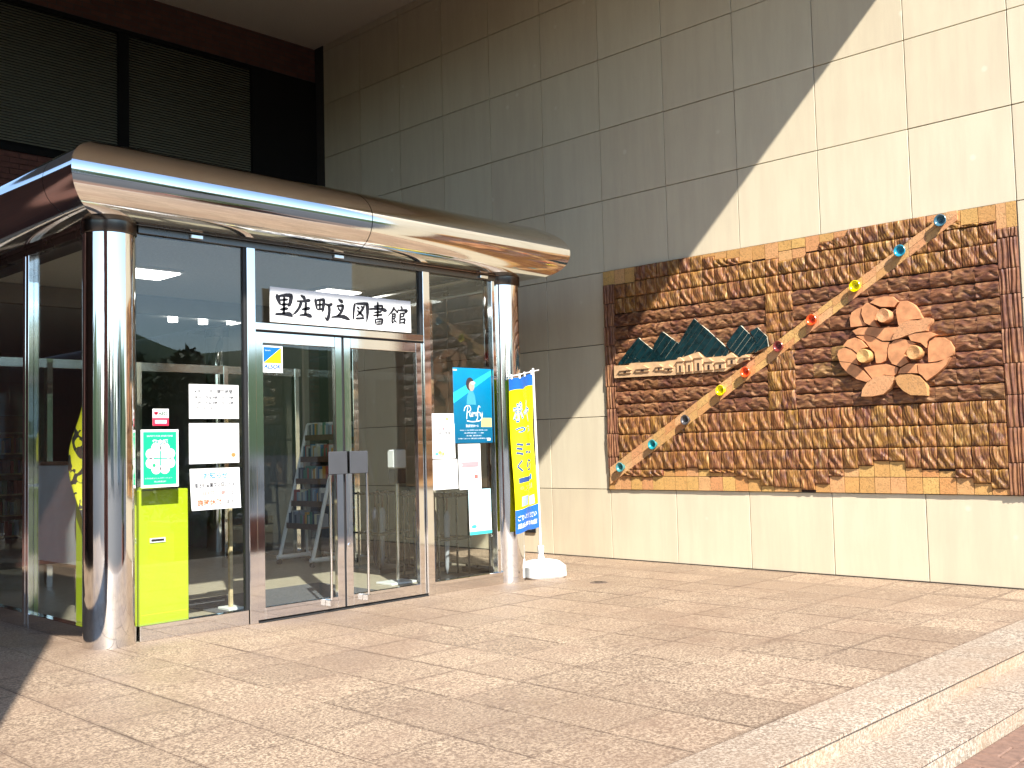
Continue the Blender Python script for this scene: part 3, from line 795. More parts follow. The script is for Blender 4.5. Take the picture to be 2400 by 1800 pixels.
# cups along the band
CUPS = [((0.226, 0.256), (0.06, 0.26, 0.27)), ((0.68, 0.502), (0.02, 0.30, 0.33)), ((1.118, 0.754), (0.075, 0.07, 0.075)), ((1.567, 1.043), (0.78, 0.68, 0.0)), ((1.868, 1.211), (0.75, 0.085, 0.015)),
        ((2.249, 1.44), (0.20, 0.035, 0.03)), ((2.618, 1.665), (0.75, 0.085, 0.015)), ((3.072, 1.936), (0.78, 0.68, 0.0)), ((3.513, 2.204), (0.02, 0.26, 0.38)), ((3.889, 2.418), (0.05, 0.13, 0.18))]
for (cu_, cv_), colr in CUPS:
    k = 1.0 - 0.0 * cu_
    m = MB().lathe([(0.032, 0.0), (0.035, 0.02), (0.044, 0.046), (0.052, 0.052), (0.055, 0.060), (0.050, 0.065), (0.038, 0.060), (0.030, 0.040), (0.012, 0.036), (0.001, 0.036)], (0, 0, 0), 28)
    o = link('cup', fixn(m.mesh('cup'), True, 50), plain('cup_glaze', colr, 0.22, var=0.12), mu); o.location = (cu_ - 0.008, cv_ - 0.004, 0.040)
    s = link('cup_eye', fixn(MB().lathe([(0.001, 0.048), (0.010, 0.046), (0.012, 0.036)], (0, 0, 0), 14).mesh('eye'), True), plain('eye_glaze', tuple(c * 0.5 for c in colr), 0.2), o)
FLW = {'petal':[[[2.996,1.553],[2.988,1.637],[3.01,1.693],[3.065,1.723],[3.118,1.736],[3.104,1.668],[3.112,1.61],[3.155,1.555]],[[3.111,1.668],[3.13,1.738],[3.165,1.766],[3.223,1.735],[3.287,1.688],[3.248,1.639],[3.238,1.59],[3.272,1.525],[3.213,1.538],[3.141,1.578]],[[3.198,1.763],[3.255,1.792],[3.337,1.807],[3.416,1.794],[3.468,1.742],[3.433,1.697],[3.296,1.712],[3.245,1.739]],[[3.438,1.647],[3.447,1.695],[3.486,1.744],[3.542,1.744],[3.611,1.698],[3.656,1.63],[3.681,1.565],[3.562,1.563],[3.504,1.548],[3.474,1.502],[3.454,1.532]],[[3.013,1.518],[3.079,1.541],[3.213,1.538],[3.286,1.52],[3.467,1.51],[3.429,1.471],[3.397,1.39],[3.303,1.398],[3.224,1.441],[3.136,1.47],[3.045,1.479]],[[2.922,1.388],[2.967,1.435],[3.037,1.454],[3.103,1.423],[3.16,1.353],[3.107,1.343],[3.067,1.296],[3.009,1.344]],[[3.045,1.468],[3.136,1.47],[3.224,1.441],[3.302,1.391],[3.374,1.381],[3.343,1.331],[3.336,1.26],[3.323,1.212],[3.271,1.194],[3.227,1.198],[3.217,1.298],[3.174,1.345],[3.133,1.406]],[[2.856,1.305],[2.87,1.348],[2.925,1.369],[2.994,1.353],[3.059,1.289],[3.05,1.247],[3.07,1.191],[2.972,1.223],[2.873,1.242]],[[2.873,1.238],[2.972,1.223],[3.047,1.189],[3.105,1.142],[3.183,1.051],[3.137,1.028],[3.041,1.06],[2.952,1.123],[2.894,1.193]],[[3.106,1.167],[3.211,1.181],[3.329,1.186],[3.435,1.144],[3.425,1.092],[3.395,1.069],[3.302,1.086],[3.19,1.05],[3.148,1.11]],[[3.342,1.302],[3.359,1.358],[3.411,1.395],[3.483,1.403],[3.546,1.383],[3.608,1.35],[3.528,1.301],[3.497,1.255],[3.536,1.185],[3.456,1.146],[3.379,1.179],[3.346,1.238]],[[3.541,1.433],[3.64,1.441],[3.743,1.438],[3.803,1.408],[3.74,1.38],[3.711,1.348],[3.702,1.3],[3.656,1.346],[3.567,1.374]],[[3.709,1.3],[3.726,1.36],[3.775,1.39],[3.843,1.384],[3.908,1.344],[3.941,1.28],[3.928,1.22],[3.86,1.185],[3.778,1.171],[3.706,1.169]],[[3.456,1.135],[3.536,1.175],[3.606,1.166],[3.615,1.079],[3.552,1.083],[3.432,1.088]],[[3.612,1.166],[3.709,1.162],[3.805,1.165],[3.907,1.205],[3.871,1.137],[3.793,1.067],[3.688,1.005],[3.649,1.056],[3.619,1.079]]],'leaf':[[[3.397,1.397],[3.429,1.471],[3.49,1.543],[3.562,1.56],[3.645,1.551],[3.715,1.568],[3.763,1.556],[3.761,1.522],[3.733,1.498],[3.717,1.451],[3.619,1.446],[3.534,1.426],[3.462,1.405]],[[3.082,0.899],[3.096,0.963],[3.144,1.024],[3.221,1.07],[3.302,1.082],[3.395,1.066],[3.389,1.017],[3.354,0.955],[3.294,0.909],[3.183,0.894]],[[3.409,1.051],[3.453,1.076],[3.552,1.076],[3.628,1.051],[3.68,0.992],[3.694,0.929],[3.692,0.875],[3.543,0.889],[3.475,0.935],[3.428,0.993]]],'stamen':[[[3.287,1.677],[3.295,1.709],[3.422,1.694],[3.453,1.511],[3.286,1.517]],[[3.071,1.303],[3.1,1.347],[3.204,1.339],[3.234,1.19],[3.106,1.17]],[[3.528,1.301],[3.6,1.34],[3.696,1.322],[3.696,1.17],[3.543,1.185]]]}
MTN = {'mountain':[[[0.508,1.68],[0.363,1.554],[0.204,1.401],[0.487,1.411],[0.912,1.392],[0.702,1.526]],[[0.834,1.718],[0.78,1.655],[0.725,1.592],[0.7,1.492],[0.78,1.41],[0.912,1.4],[1.049,1.564]],[[1.247,1.818],[1.186,1.75],[1.092,1.627],[0.912,1.4],[1.013,1.401],[1.173,1.438],[1.31,1.468],[1.383,1.397],[1.627,1.394],[1.657,1.448],[1.46,1.634]],[[1.805,1.689],[1.757,1.646],[1.632,1.514],[1.676,1.446],[1.782,1.374],[1.926,1.402],[2.009,1.466],[1.908,1.592]],[[1.999,1.65],[1.918,1.615],[2.009,1.466],[1.953,1.4],[2.113,1.449],[2.1,1.551]]],'town':[[[0.154,1.256],[0.154,1.396],[0.367,1.389],[0.39,1.414],[0.571,1.4],[0.717,1.398],[0.81,1.391],[0.922,1.399],[1.013,1.401],[1.084,1.437],[1.173,1.438],[1.252,1.477],[1.346,1.424],[1.383,1.393],[1.479,1.414],[1.59,1.401],[1.618,1.387],[1.693,1.425],[1.737,1.393],[1.781,1.358],[1.828,1.39],[1.926,1.386],[1.879,1.335],[1.696,1.277],[1.611,1.236],[1.3,1.24],[0.976,1.237],[0.711,1.246]]]}
def shrink(p, d):
    cx_ = sum(a for a, b in p) / len(p); cy_ = sum(b for a, b in p) / len(p)
    return [(a - (a - cx_) * d / max(0.03, math.hypot(a - cx_, b - cy_)), b - (b - cy_) * d / max(0.03, math.hypot(a - cx_, b - cy_))) for a, b in p]
for i, p in enumerate(FLW['petal']): link('petal', poly_slab(shrink(p, 0.003), 0.03, 0.064 + 0.006 * (i % 3), 0.007, 0.022 if i % 2 else 0.014), 'petal', mu)
for p in FLW['leaf']:
    o = link('leaf', poly_slab(p, 0.03, 0.086, 0.008, 0.018), 'leaf', mu)
for p in FLW['stamen']:
    cx_ = sum(a for a, b in p) / len(p); cy_ = sum(b for a, b in p) / len(p)
    m = MB().lathe([(0.056, 0.04), (0.060, 0.09), (0.065, 0.150), (0.060, 0.164), (0.034, 0.158), (0.001, 0.150)], (0, 0, 0), 20)
    o = link('stamen', fixn(m.mesh('stamen'), True, 50), 'leaf', mu); o.location = (cx_, cy_, 0)
for i, p in enumerate(MTN['mountain']):
    link('mountain', poly_slab(p, 0.02, 0.062 + 0.003 * (i % 2), 0.004), 'cream', mu)
    nx_, ny_ = 0.72, -0.69                     # strips run parallel to the left slope
    d0 = min(nx_ * a + ny_ * b for a, b in p); d1 = max(nx_ * a + ny_ * b for a, b in p)
    d = d0
    while d < d1:
        wd = random.uniform(0.05, 0.085)
        q = clip(clip(list(p), nx_, ny_, -d - 0.003), -nx_, -ny_, d + wd - 0.003)
        if len(q) >= 3:
            ym = random.uniform(1.44, 1.60)
            for s_ in (1, -1):
                qq = clip(q, s_ * 0.5, s_ * 1.0, -s_ * (ym + 0.25 * (q[0][0] + 0.2)) - 0.003)
                A_ = abs(sum(qq[k][0] * qq[(k + 1) % len(qq)][1] - qq[(k + 1) % len(qq)][0] * qq[k][1] for k in range(len(qq)))) / 2 if len(qq) > 2 else 0
                if A_ > 0.0005:
                    try: link('glazed_piece', poly_slab(qq, 0.055, 0.070 + random.uniform(0, 0.003), 0.002), 'teal', mu)
                    except Exception: pass
        d += wd
for p in MTN['town']: link('town_frieze', poly_slab(p, 0.02, 0.072, 0.005), 'town', mu)
# little houses proud of the frieze
for (a, b, w_, h_, rf) in ((0.24, 1.30, 0.16, 0.035, 0.03), (0.47, 1.30, 0.18, 0.035, 0.035), (0.74, 1.30, 0.09, 0.04, 0.025), (0.86, 1.285, 0.10, 0.035, 0.03), (1.02, 1.26, 0.085, 0.12, 0.04), (1.14, 1.26, 0.075, 0.12, 0.05), (1.245, 1.26, 0.095, 0.14, 0.055), (1.37, 1.26, 0.10, 0.09, 0.035), (1.50, 1.265, 0.12, 0.07, 0.03), (1.65, 1.30, 0.10, 0.07, 0.04), (1.80, 1.33, 0.10, 0.03, 0.02)):
    h = link('house_relief', poly_slab([(a, b), (a + w_, b), (a + w_, b + h_), (a, b + h_)], 0.06, 0.084, 0.003), 'town', mu)
    link('roof', poly_slab([(a - 0.012, b + h_ - 0.004), (a + w_ + 0.012, b + h_ - 0.004), (a + w_ * 0.62, b + h_ + rf), (a + w_ * 0.38, b + h_ + rf)], 0.06, 0.096, 0.003), 'town', h)
    link('doorway', poly_slab([(a + w_ * 0.4, b + 0.004), (a + w_ * 0.62, b + 0.004), (a + w_ * 0.62, b + h_ * 0.6), (a + w_ * 0.4, b + h_ * 0.6)], 0.06, 0.0855, 0.0008), 'backing', h)

# ================================================================= NOTICES ON THE GLASS (local x right, y up, z towards the street)
def notice(name, label, x0, x1, z0, z1, mat='paper', cat='notice', y=YG - 0.006, curl=0.0, group=None, tilt=0.0):
    b = FACE @ Matrix.Rotation(R(tilt), 3, 'Z')
    o = thing(name, label, cat, (x0, y, z0), b, group)
    w, h = x1 - x0, z1 - z0; m = MB(); n = 12
    for j in range(n + 1):
        for i in range(n + 1):
            s, q = i / n, j / n
            zz = curl * ((1 - q) ** 2) * (0.5 + 0.5 * math.sin(5 * s + 1)) + curl * 0.5 * (2 * abs(s - 0.5)) ** 3 * (1 - q)
            m.v.append((w * s, h * q, zz))
    for j in range(n):
        for i in range(n): a = j * (n + 1) + i; m.f.append((a, a + 1, a + n + 2, a + n + 1))
    sh = link('sheet', fixn(m.mesh('sheet'), True), mat, o)
    return o, w, h
def conform(o, w, h, curl):
    """lay the print of a curling sheet onto the curl"""
    for ch in o.children:
        if ch.name.startswith('sheet'): continue
        for v in ch.data.vertices:
            s_, q = v.co.x / w, v.co.y / h
            zz = curl * ((1 - q) ** 2) * (0.5 + 0.5 * math.sin(5 * s_ + 1)) + curl * 0.5 * (2 * abs(s_ - 0.5)) ** 3 * (1 - q)
            v.co.z = zz + 0.0014 + 0.12 * v.co.z
def rect(root, x0, x1, y0, y1, col, z=0.0012, name='printed_block'):
    return link(name, MB().quad((x0, y0, z), (x1, y0, z), (x1, y1, z), (x0, y1, z)).mesh(name), ink(col), root)
def disc(root, cx_, cy_, rx, ry, col, z=0.0014, name='printed_mark', n=20):
    return link(name, MB().poly([(cx_ + rx * math.cos(6.2832 * k / n), cy_ + ry * math.sin(6.2832 * k / n), z) for k in range(n)]).mesh(name), ink(col), root)
K = (0.03, 0.03, 0.035)
# library name sign with brushed characters
SX0, SX1, SZ0, SZ1 = -4.73, -3.285, 2.332, 2.614
sg = thing('name_sign', 'long white board with the library name brushed in black above the doors', 'sign', (SX0, YG - 0.062, SZ0), FACE)
part('board', MB().box(0, SX1 - SX0, 0, SZ1 - SZ0, -0.014, 0.0, 0.002), 'paper', sg, local=True)
STK = """62,215,22 75,180,19 88,146,11
75,210,9 131,223,13 180,225,19 193,213,20 179,156,17 162,138,7
91,181,9 160,191,10
96,145,9 170,154,10
129,217,11 125,141,14 121,65,13
90,105,10 159,119,14
45,65,10 116,71,14 178,72,20 202,56,10
286,234,9 323,215,20
245,186,7 302,189,11 371,202,17
290,185,16 269,136,14 236,95,11 206,73,4
294,121,9 367,137,17
334,181,14 329,130,14 327,75,14
270,73,7 327,80,13 361,77,20 389,68,10
425,213,16 440,136,10
435,207,9 492,217,13 510,207,17 496,123,14
443,170,9 500,179,10
445,132,9 495,140,10
470,211,10 469,138,11
521,183,9 562,179,13 592,190,14
560,179,16 563,126,16 550,69,17 536,58,13 512,80,3
659,233,9 696,215,20
638,176,10 706,188,14
651,163,10 672,139,11
706,186,17 683,129,14 638,91,7
583,79,7 659,91,13 716,89,19 768,72,11
826,209,13 813,151,13 810,79,9
835,212,9 945,219,16 958,202,20 959,133,17 948,64,6
849,186,9 872,171,13
892,195,9 910,180,11
925,197,14 886,145,13 840,105,6
852,155,9 893,127,13 915,111,11
835,86,10 922,95,11
1072,241,11 1071,176,13 1068,110,10
1029,205,9 1120,215,11 1113,184,10
979,177,10 1074,188,13 1164,179,19
1034,152,9 1111,164,10
1023,125,9 1119,139,11
1040,92,10 1048,56,9
1047,93,7 1115,99,13 1116,74,14 1104,51,6
1058,72,7 1100,78,9
1054,52,7 1101,58,9
1253,212,13 1229,176,11 1182,134,4
1253,201,9 1294,168,11
1226,151,9 1267,158,10
1231,147,10 1228,75,10
1266,156,10 1261,118,9
1235,132,7 1261,137,7
1234,114,7 1264,119,7
1228,75,9 1258,93,4
1246,107,7 1276,84,10
1330,227,9 1345,208,13
1300,197,10 1290,174,7
1303,190,9 1384,197,14 1391,189,17 1367,168,4
1322,166,11 1314,71,11
1325,162,7 1362,168,11 1356,140,10
1324,135,7 1356,141,9
1323,111,7 1371,118,11 1366,91,11 1378,73,6
1322,82,7 1370,88,10"""
for line in STK.strip().split('\n'):
    P = [tuple(float(q) / 1000 for q in tkn.split(',')) for tkn in line.split()]
    pts = []
    for i in range(len(P) - 1):
        p0, p1, p2, p3 = P[max(i - 1, 0)], P[i], P[i + 1], P[min(i + 2, len(P) - 1)]
        for k in range(6):
            s = k / 6
            pts.append(tuple(0.5 * (2 * b + (c - a) * s + (2 * a - 5 * b + 4 * c - d) * s * s + (3 * b - a - 3 * c + d) * s ** 3) for a, b, c, d in zip(p0, p1, p2, p3)))
    pts.append(P[-1])
    m = MB(); n = len(pts)
    for i, (x, y, w) in enumerate(pts):
        a, b = pts[max(i - 1, 0)], pts[min(i + 1, n - 1)]
        dx, dy = b[0] - a[0], b[1] - a[1]; L_ = math.hypot(dx, dy) or 1
        ww = w * 0.95 * (0.93 + 0.14 * random.random()) * (0.62 if i in (0, n - 1) else 1)
        m.v += [(x - dy / L_ * ww, y + dx / L_ * ww, 0.0015), (x + dy / L_ * ww, y - dx / L_ * ww, 0.0015)]
    for i in range(n - 1): m.f.append((2 * i, 2 * i + 1, 2 * i + 3, 2 * i + 2))
    # rounded ends
    for i, sgn in ((0, -1), (n - 1, 1)):
        x, y, w = pts[i]; rr = w * 0.58
        m.poly([(x + rr * math.cos(k * 0.7854), y + rr * math.sin(k * 0.7854), 0.0016) for k in range(8)])
    link('brush_stroke', m.mesh('stroke'), ink((0.008, 0.008, 0.012)), sg)

o, w, h = notice('opening_hours_notice', 'white sheet with black opening hours, topmost of three stacked sheets', -5.401, -4.986, 1.572, 1.829)
letter(o, '4月〜11月　開館時間', 0.045, h - 0.068, 0.032, w - 0.10, K, bold=0.014)
letter(o, '平日：午前9時〜午後7時', 0.045, h - 0.112, 0.027, w - 0.09, K, bold=0.014)
letter(o, '日祝：午前9時〜午後5時', 0.045, h - 0.152, 0.027, w - 0.09, K, bold=0.014)
letter(o, '休館日：毎週火曜日・毎月末日（平日）', 0.045, h - 0.186, 0.018, w - 0.10, K, bold=0.0)
letter(o, '年末年始など', 0.12, h - 0.212, 0.015, 0.10, K); letter(o, '※行事により変更することがあります', 0.12, h - 0.234, 0.012, 0.22, (0.2, 0.2, 0.2))
o, w, h = notice('faded_notice', 'white sheet of faded grey lines, middle of three stacked sheets', -5.403, -4.986, 1.236, 1.538)
for i in range(7):
    letter(o, random.choice(['図書館からのお願い　ご利用について', '本の返却は返却ポストへお入れください', 'お知らせ　開館時間が変わります', '〇　ご来館の皆様へ　〇']), 0.03, h - 0.07 - i * 0.031, 0.013, (w - 0.06) * (0.95 if i % 2 else 0.7), (0.40, 0.40, 0.42))
disc(o, w - 0.05, 0.060, 0.020, 0.016, (0.62, 0.20, 0.06)); disc(o, w - 0.05, 0.030, 0.012, 0.014, (0.45, 0.60, 0.45))
o, w, h = notice('closure_notice', 'curling white notice with blue heading and orange closure text, lowest of three stacked sheets', -5.399, -4.985, 0.893, 1.200, curl=0.02, tilt=0.0)
BL, RD = (0.02, 0.22, 0.55), (0.75, 0.14, 0.05)
letter(o, 'お知らせ', 0.11, h - 0.078, 0.048, 0.20, BL, 0.014, 0.014)
letter(o, '里庄町産業文化際のため', 0.035, h - 0.142, 0.036, w - 0.075, K, 0.014, 0.010)
letter(o, '11月3日（金）', 0.05, h - 0.205, 0.038, 0.26, (0.75, 0.20, 0.16), 0.018, 0.012); letter(o, 'は', 0.33, h - 0.203, 0.032, None, K, 0.018)
letter(o, '臨時休館', 0.05, h - 0.275, 0.046, 0.21, RD, 0.026, 0.016); letter(o, 'します', 0.27, h - 0.270, 0.032, 0.09, K, 0.026)
conform(o, w, h, 0.02)
o, w, h = notice('aed_sticker', 'small white and red AED sticker above the green clover poster', -5.686, -5.562, 1.521, 1.643, cat='sticker')
rect(o, 0, w, 0, h * 0.46, (0.75, 0.02, 0.06)); rect(o, 0.018, w - 0.018, h * 0.13, h * 0.33, (0.8, 0.75, 0.75), 0.0016)
letter(o, 'AED', 0.043, h * 0.62, 0.026, 0.068, (0.05, 0.12, 0.07), bold=0.03)
for s in (-1, 1): disc(o, 0.026 + s * 0.007, h * 0.76, 0.009, 0.010, (0.75, 0.02, 0.06))
link('printed_mark', MB().poly([(0.011, h * 0.74, 0.0014), (0.026, h * 0.60, 0.0014), (0.041, h * 0.74, 0.0014)]).mesh('heart'), ink((0.75, 0.02, 0.06)), o)
letter(o, '設置施設', 0.03, h * 0.16, 0.014, 0.064, (0.6, 0.05, 0.08), 0.002)
o, w, h = notice('clover_poster', 'green poster with a white four leaf clover made of hearts', -5.776, -5.487, 1.077, 1.493, cat='poster')
GR = (0.0, 0.55, 0.20)
rect(o, 0.017, w - 0.017, 0.02, h - 0.017, GR)
cx_, cy_ = w / 2 + 0.004, h * 0.50
for q in range(4):
    a = math.pi / 4 + q * math.pi / 2
    for s in (-1, 1):
        disc(o, cx_ + 0.082 * math.cos(a + s * 0.37), cy_ + 0.082 * math.sin(a + s * 0.37), 0.038, 0.038, (0.80, 0.79, 0.79), 0.002, 'heart_lobe')
    link('heart_tip', MB().poly([(cx_ + 0.006 * math.cos(a), cy_ + 0.006 * math.sin(a), 0.0022)] + [(cx_ + 0.094 * math.cos(a + s * 0.72), cy_ + 0.094 * math.sin(a + s * 0.72), 0.0022) for s in (-1, 0, 1)]).mesh('tip'), ink((0.80, 0.79, 0.79)), o)
    disc(o, cx_ + 0.070 * math.cos(a), cy_ + 0.070 * math.sin(a), 0.012, 0.013, (0.80, 0.60, 0.62) if q != 2 else (0.0, 0.42, 0.15), 0.0026)
letter(o, '救命講', cx_ - 0.062, h - 0.105, 0.034, 0.12, (0.82, 0.82, 0.82), 0.002, 0.03)
letter(o, 'SAFETY FOR EVERYONE', 0.045, h - 0.052, 0.011, w - 0.09, (0.8, 0.82, 0.8), 0.002)
letter(o, 'まちのあんしんステーション', 0.03, 0.062, 0.009, w - 0.08, (0.8, 0.82, 0.8), 0.002); letter(o, '岡山県里庄町', 0.10, 0.036, 0.011, 0.09, (0.8, 0.82, 0.8), 0.002)
o, w, h = notice('security_sticker', 'blue and yellow security sticker in the upper corner of the door', -4.778, -4.588, 1.937, 2.150, cat='sticker', y=YG - 0.008)
link('printed_block', MB().poly([(0.014, 0.075, 0.0012), (0.014, h - 0.012, 0.0012), (w - 0.014, h - 0.012, 0.0012)]).mesh('blue'), ink((0.0, 0.13, 0.60)), o)
link('printed_block', MB().poly([(0.014, 0.075, 0.0013), (w - 0.014, 0.075, 0.0013), (w - 0.014, h - 0.012, 0.0013)]).mesh('yellow'), ink((0.85, 0.75, 0.0)), o)
letter(o, 'ALSOK', 0.014, 0.030, 0.036, w - 0.028, (0.0, 0.10, 0.50), 0.002, 0.03, shear=0.2)
letter(o, 'Security by', 0.028, h - 0.045, 0.012, 0.05, (0.8, 0.8, 0.85), 0.002); rect(o, 0.04, 0.15, 0.012, 0.018, (0.35, 0.4, 0.6), 0.0014)
# right hand pane
o, w, h = notice('event_poster', 'tall blue poster with a light streak, a small figure and script lettering', -2.745, -2.245, 1.345, 2.050, cat='poster')
t = NT('poster_blue'); v = t.coords('Object'); se = t.new('ShaderNodeSeparateXYZ'); t.link(v, se.inputs[0])
c = t.ramp(se.outputs[1], [(0.0, (0.0, 0.10, 0.20)), (0.35, (0.0, 0.16, 0.30)), (0.9, (0.0, 0.28, 0.62))])
MATB = t.set(t.mix(0.15, c, t.ramp(t.noise(v, 5.0, 4), [(0.3, 0.2), (0.7, 0.8)]), 'OVERLAY'), 0.3)
link('printed_block', MB().quad((0, 0, 0.001), (w, 0, 0.001), (w, h, 0.001), (0, h, 0.001)).mesh('ground'), MATB, o)
link('printed_block', MB().poly([(0.0, 0.37, 0.0015), (0.0, 0.47, 0.0015), (w, h - 0.01, 0.0015), (w, h - 0.06, 0.0015)]).mesh('streak'), ink((0.02, 0.50, 0.62)), o)
fg = (0.035, 0.03, 0.035)
disc(o, 0.215, 0.555, 0.052, 0.062, fg, 0.002, 'figure_mark'); disc(o, 0.235, 0.535, 0.036, 0.046, (0.45, 0.32, 0.27), 0.0024, 'figure_mark')
link('figure_mark', MB().poly([(0.165, 0.36, 0.002), (0.29, 0.36, 0.002), (0.275, 0.45, 0.002), (0.245, 0.50, 0.002), (0.205, 0.50, 0.002), (0.175, 0.44, 0.002)]).mesh('fig'), ink((0.05, 0.30, 0.42)), o)
disc(o, 0.255, 0.566, 0.028, 0.014, (0.75, 0.80, 0.85), 0.003, 'figure_mark')
def pen(root, paths, wd, col, z):
    for P in paths:
        pts = []
        for i in range(len(P) - 1):
            p0, p1, p2, p3 = P[max(i - 1, 0)], P[i], P[i + 1], P[min(i + 2, len(P) - 1)]
            for k in range(8):
                s_ = k / 8
                pts.append(tuple(0.5 * (2 * b_ + (c_ - a_) * s_ + (2 * a_ - 5 * b_ + 4 * c_ - d_) * s_ ** 2 + (3 * b_ - a_ - 3 * c_ + d_) * s_ ** 3) for a_, b_, c_, d_ in zip(p0, p1, p2, p3)))
        pts.append(P[-1]); m_ = MB(); n_ = len(pts)
        for i, (x_, y_) in enumerate(pts):
            a_, b_ = pts[max(i - 1, 0)], pts[min(i + 1, n_ - 1)]; dx, dy = b_[0] - a_[0], b_[1] - a_[1]; l_ = math.hypot(dx, dy) or 1
            m_.v += [(x_ - dy / l_ * wd, y_ + dx / l_ * wd, z), (x_ + dy / l_ * wd, y_ - dx / l_ * wd, z)]
        for i in range(n_ - 1): m_.f.append((2 * i, 2 * i + 1, 2 * i + 3, 2 * i + 2))
        link('script_stroke', m_.mesh('stroke'), ink(col), root)
pen(o, [[(0.162, 0.225), (0.168, 0.28), (0.180, 0.335)], [(0.130, 0.300), (0.150, 0.340), (0.200, 0.348), (0.215, 0.310), (0.172, 0.285)],
        [(0.206, 0.290), (0.204, 0.258), (0.220, 0.250), (0.236, 0.290), (0.234, 0.258), (0.246, 0.250)], [(0.254, 0.288), (0.254, 0.250), (0.258, 0.275), (0.274, 0.288)],
        [(0.284, 0.286), (0.284, 0.252)], [(0.340, 0.335), (0.322, 0.348), (0.308, 0.300), (0.304, 0.240), (0.288, 0.212)], [(0.292, 0.287), (0.330, 0.290)],
        [(0.338, 0.288), (0.342, 0.256), (0.358, 0.262), (0.368, 0.292), (0.360, 0.236), (0.330, 0.210), (0.240, 0.200), (0.165, 0.208)]], 0.0042, (0.82, 0.84, 0.86), 0.003)
rect(o, w - 0.148, w - 0.012, 0.15, 0.235, (0.80, 0.72, 0.20), 0.002)
letter(o, '里庄町文化ホール', 0.15, 0.148, 0.026, 0.165, (0.8, 0.82, 0.84), 0.003, 0.02)
for i, ww in enumerate((0.36, 0.26, 0.20, 0.40)): letter(o, ('2023.11.26 開場13:00 開演14:00', '全席指定 一般', '主催 里庄町', 'お問い合わせ 里庄町立図書館まで')[i], w / 2 - ww / 2, 0.115 - i * 0.026, 0.011, ww, (0.75, 0.78, 0.82), 0.003)
rect(o, 0.0, 0.05, h - 0.03, h - 0.015, (0.6, 0.7, 0.8), 0.002); rect(o, w - 0.075, w - 0.03, 0.02, 0.045, (0.75, 0.78, 0.8), 0.002)
for (nm, lb, x0, x1, z0, z1, kind) in (('story_notice', 'white sheet with small fruit drawing, beside the tall blue poster', -3.030, -2.740, 1.208, 1.621, 0),
        ('wireless_notice', 'white sheet with thin red heading, under the fruit drawing sheet', -3.030, -2.712, 0.928, 1.200, 1),
        ('reading_notice', 'white sheet with pink bar across it, under the tall blue poster', -2.700, -2.413, 0.914, 1.337, 2),
        ('water_poster', 'pale blue and white poster lowest on the glass beside the column', -2.582, -2.291, 0.489, 0.910, 3)):
    o, w, h = notice(nm, lb, x0, x1, z0, z1, curl=0.008, cat='poster' if kind == 3 else 'notice')
    if kind == 0:
        letter(o, 'おはなし会', 0.03, h - 0.155, 0.026, 0.14, (0.75, 0.06, 0.10), 0.008, 0.02); letter(o, '11月の予定', 0.06, h - 0.195, 0.026, 0.18, K, 0.008, 0.01)
        rect(o, 0.03, w - 0.03, h - 0.235, h - 0.228, (0.75, 0.55, 0.35), 0.008); letter(o, 'どなたでもご参加ください', 0.04, h - 0.27, 0.010, 0.19, (0.4, 0.4, 0.4), 0.008)
        for (a, b, r1, cc) in ((0.06, 0.045, 0.022, (0.1, 0.4, 0.55)), (0.10, 0.055, 0.024, (0.75, 0.5, 0.1)), (0.14, 0.045, 0.02, (0.3, 0.45, 0.1)), (0.05, h - 0.05, 0.010, (0.6, 0.6, 0.1)), (0.20, h - 0.05, 0.018, (0.65, 0.6, 0.15)), (0.12, 0.03, 0.03, (0.65, 0.55, 0.35))): disc(o, a, b, r1, r1 * 0.7, cc, 0.009)
    elif kind == 1:
        letter(o, 'ワイヤレス', 0.06, h - 0.055, 0.022, 0.18, (0.75, 0.16, 0.20), 0.008, 0.01)
        for i in range(5): letter(o, 'ご利用の方は受付へお申し出ください'[: 9 + i], 0.05, h - 0.105 - i * 0.026, 0.010, 0.10 + 0.03 * i, (0.45, 0.42, 0.44), 0.009)
    elif kind == 2:
        letter(o, '古本市リサイクル', 0.035, h - 0.105, 0.026, 0.21, (0.75, 0.22, 0.25), 0.008, 0.01)
        rect(o, 0.03, w - 0.03, h - 0.215, h - 0.168, (0.75, 0.28, 0.30), 0.008); letter(o, '図書館まつり開催', 0.04, h - 0.205, 0.018, 0.2, (0.85, 0.75, 0.75), 0.011)
        rect(o, 0.20, 0.245, 0.10, 0.135, (0.75, 0.14, 0.12), 0.011); rect(o, 0.20, 0.25, 0.155, 0.165, (0.35, 0.2, 0.25), 0.010)
        for i in range(3): letter(o, 'くわしくは窓口まで', 0.04, 0.14 - i * 0.03, 0.010, 0.13, (0.55, 0.5, 0.5), 0.011)
    else:
        rect(o, 0, w, h * 0.48, h, (0.42, 0.68, 0.76), 0.006); disc(o, w * 0.45, h * 0.74, 0.085, 0.085, (0.82, 0.84, 0.84), 0.008)
        for i in range(14): disc(o, random.uniform(0.01, w - 0.02), random.uniform(h * 0.52, h - 0.02), 0.010, 0.008, random.choice(((0.05, 0.35, 0.5), (0.1, 0.45, 0.6), (0.75, 0.8, 0.82))), 0.0075)
        rect(o, 0, w, 0, 0.03, (0.05, 0.58, 0.58), 0.009); disc(o, 0.06, 0.075, 0.035, 0.016, (0.05, 0.55, 0.48), 0.010)
        for i in range(4): letter(o, 'みずをたいせつに'[: 5 + i % 4], 0.03 + 0.02 * (i % 2), h * 0.42 - i * 0.032, 0.016, 0.15 + 0.02 * i, (0.05, 0.28, 0.45), 0.0095)
    conform(o, w, h, 0.008)

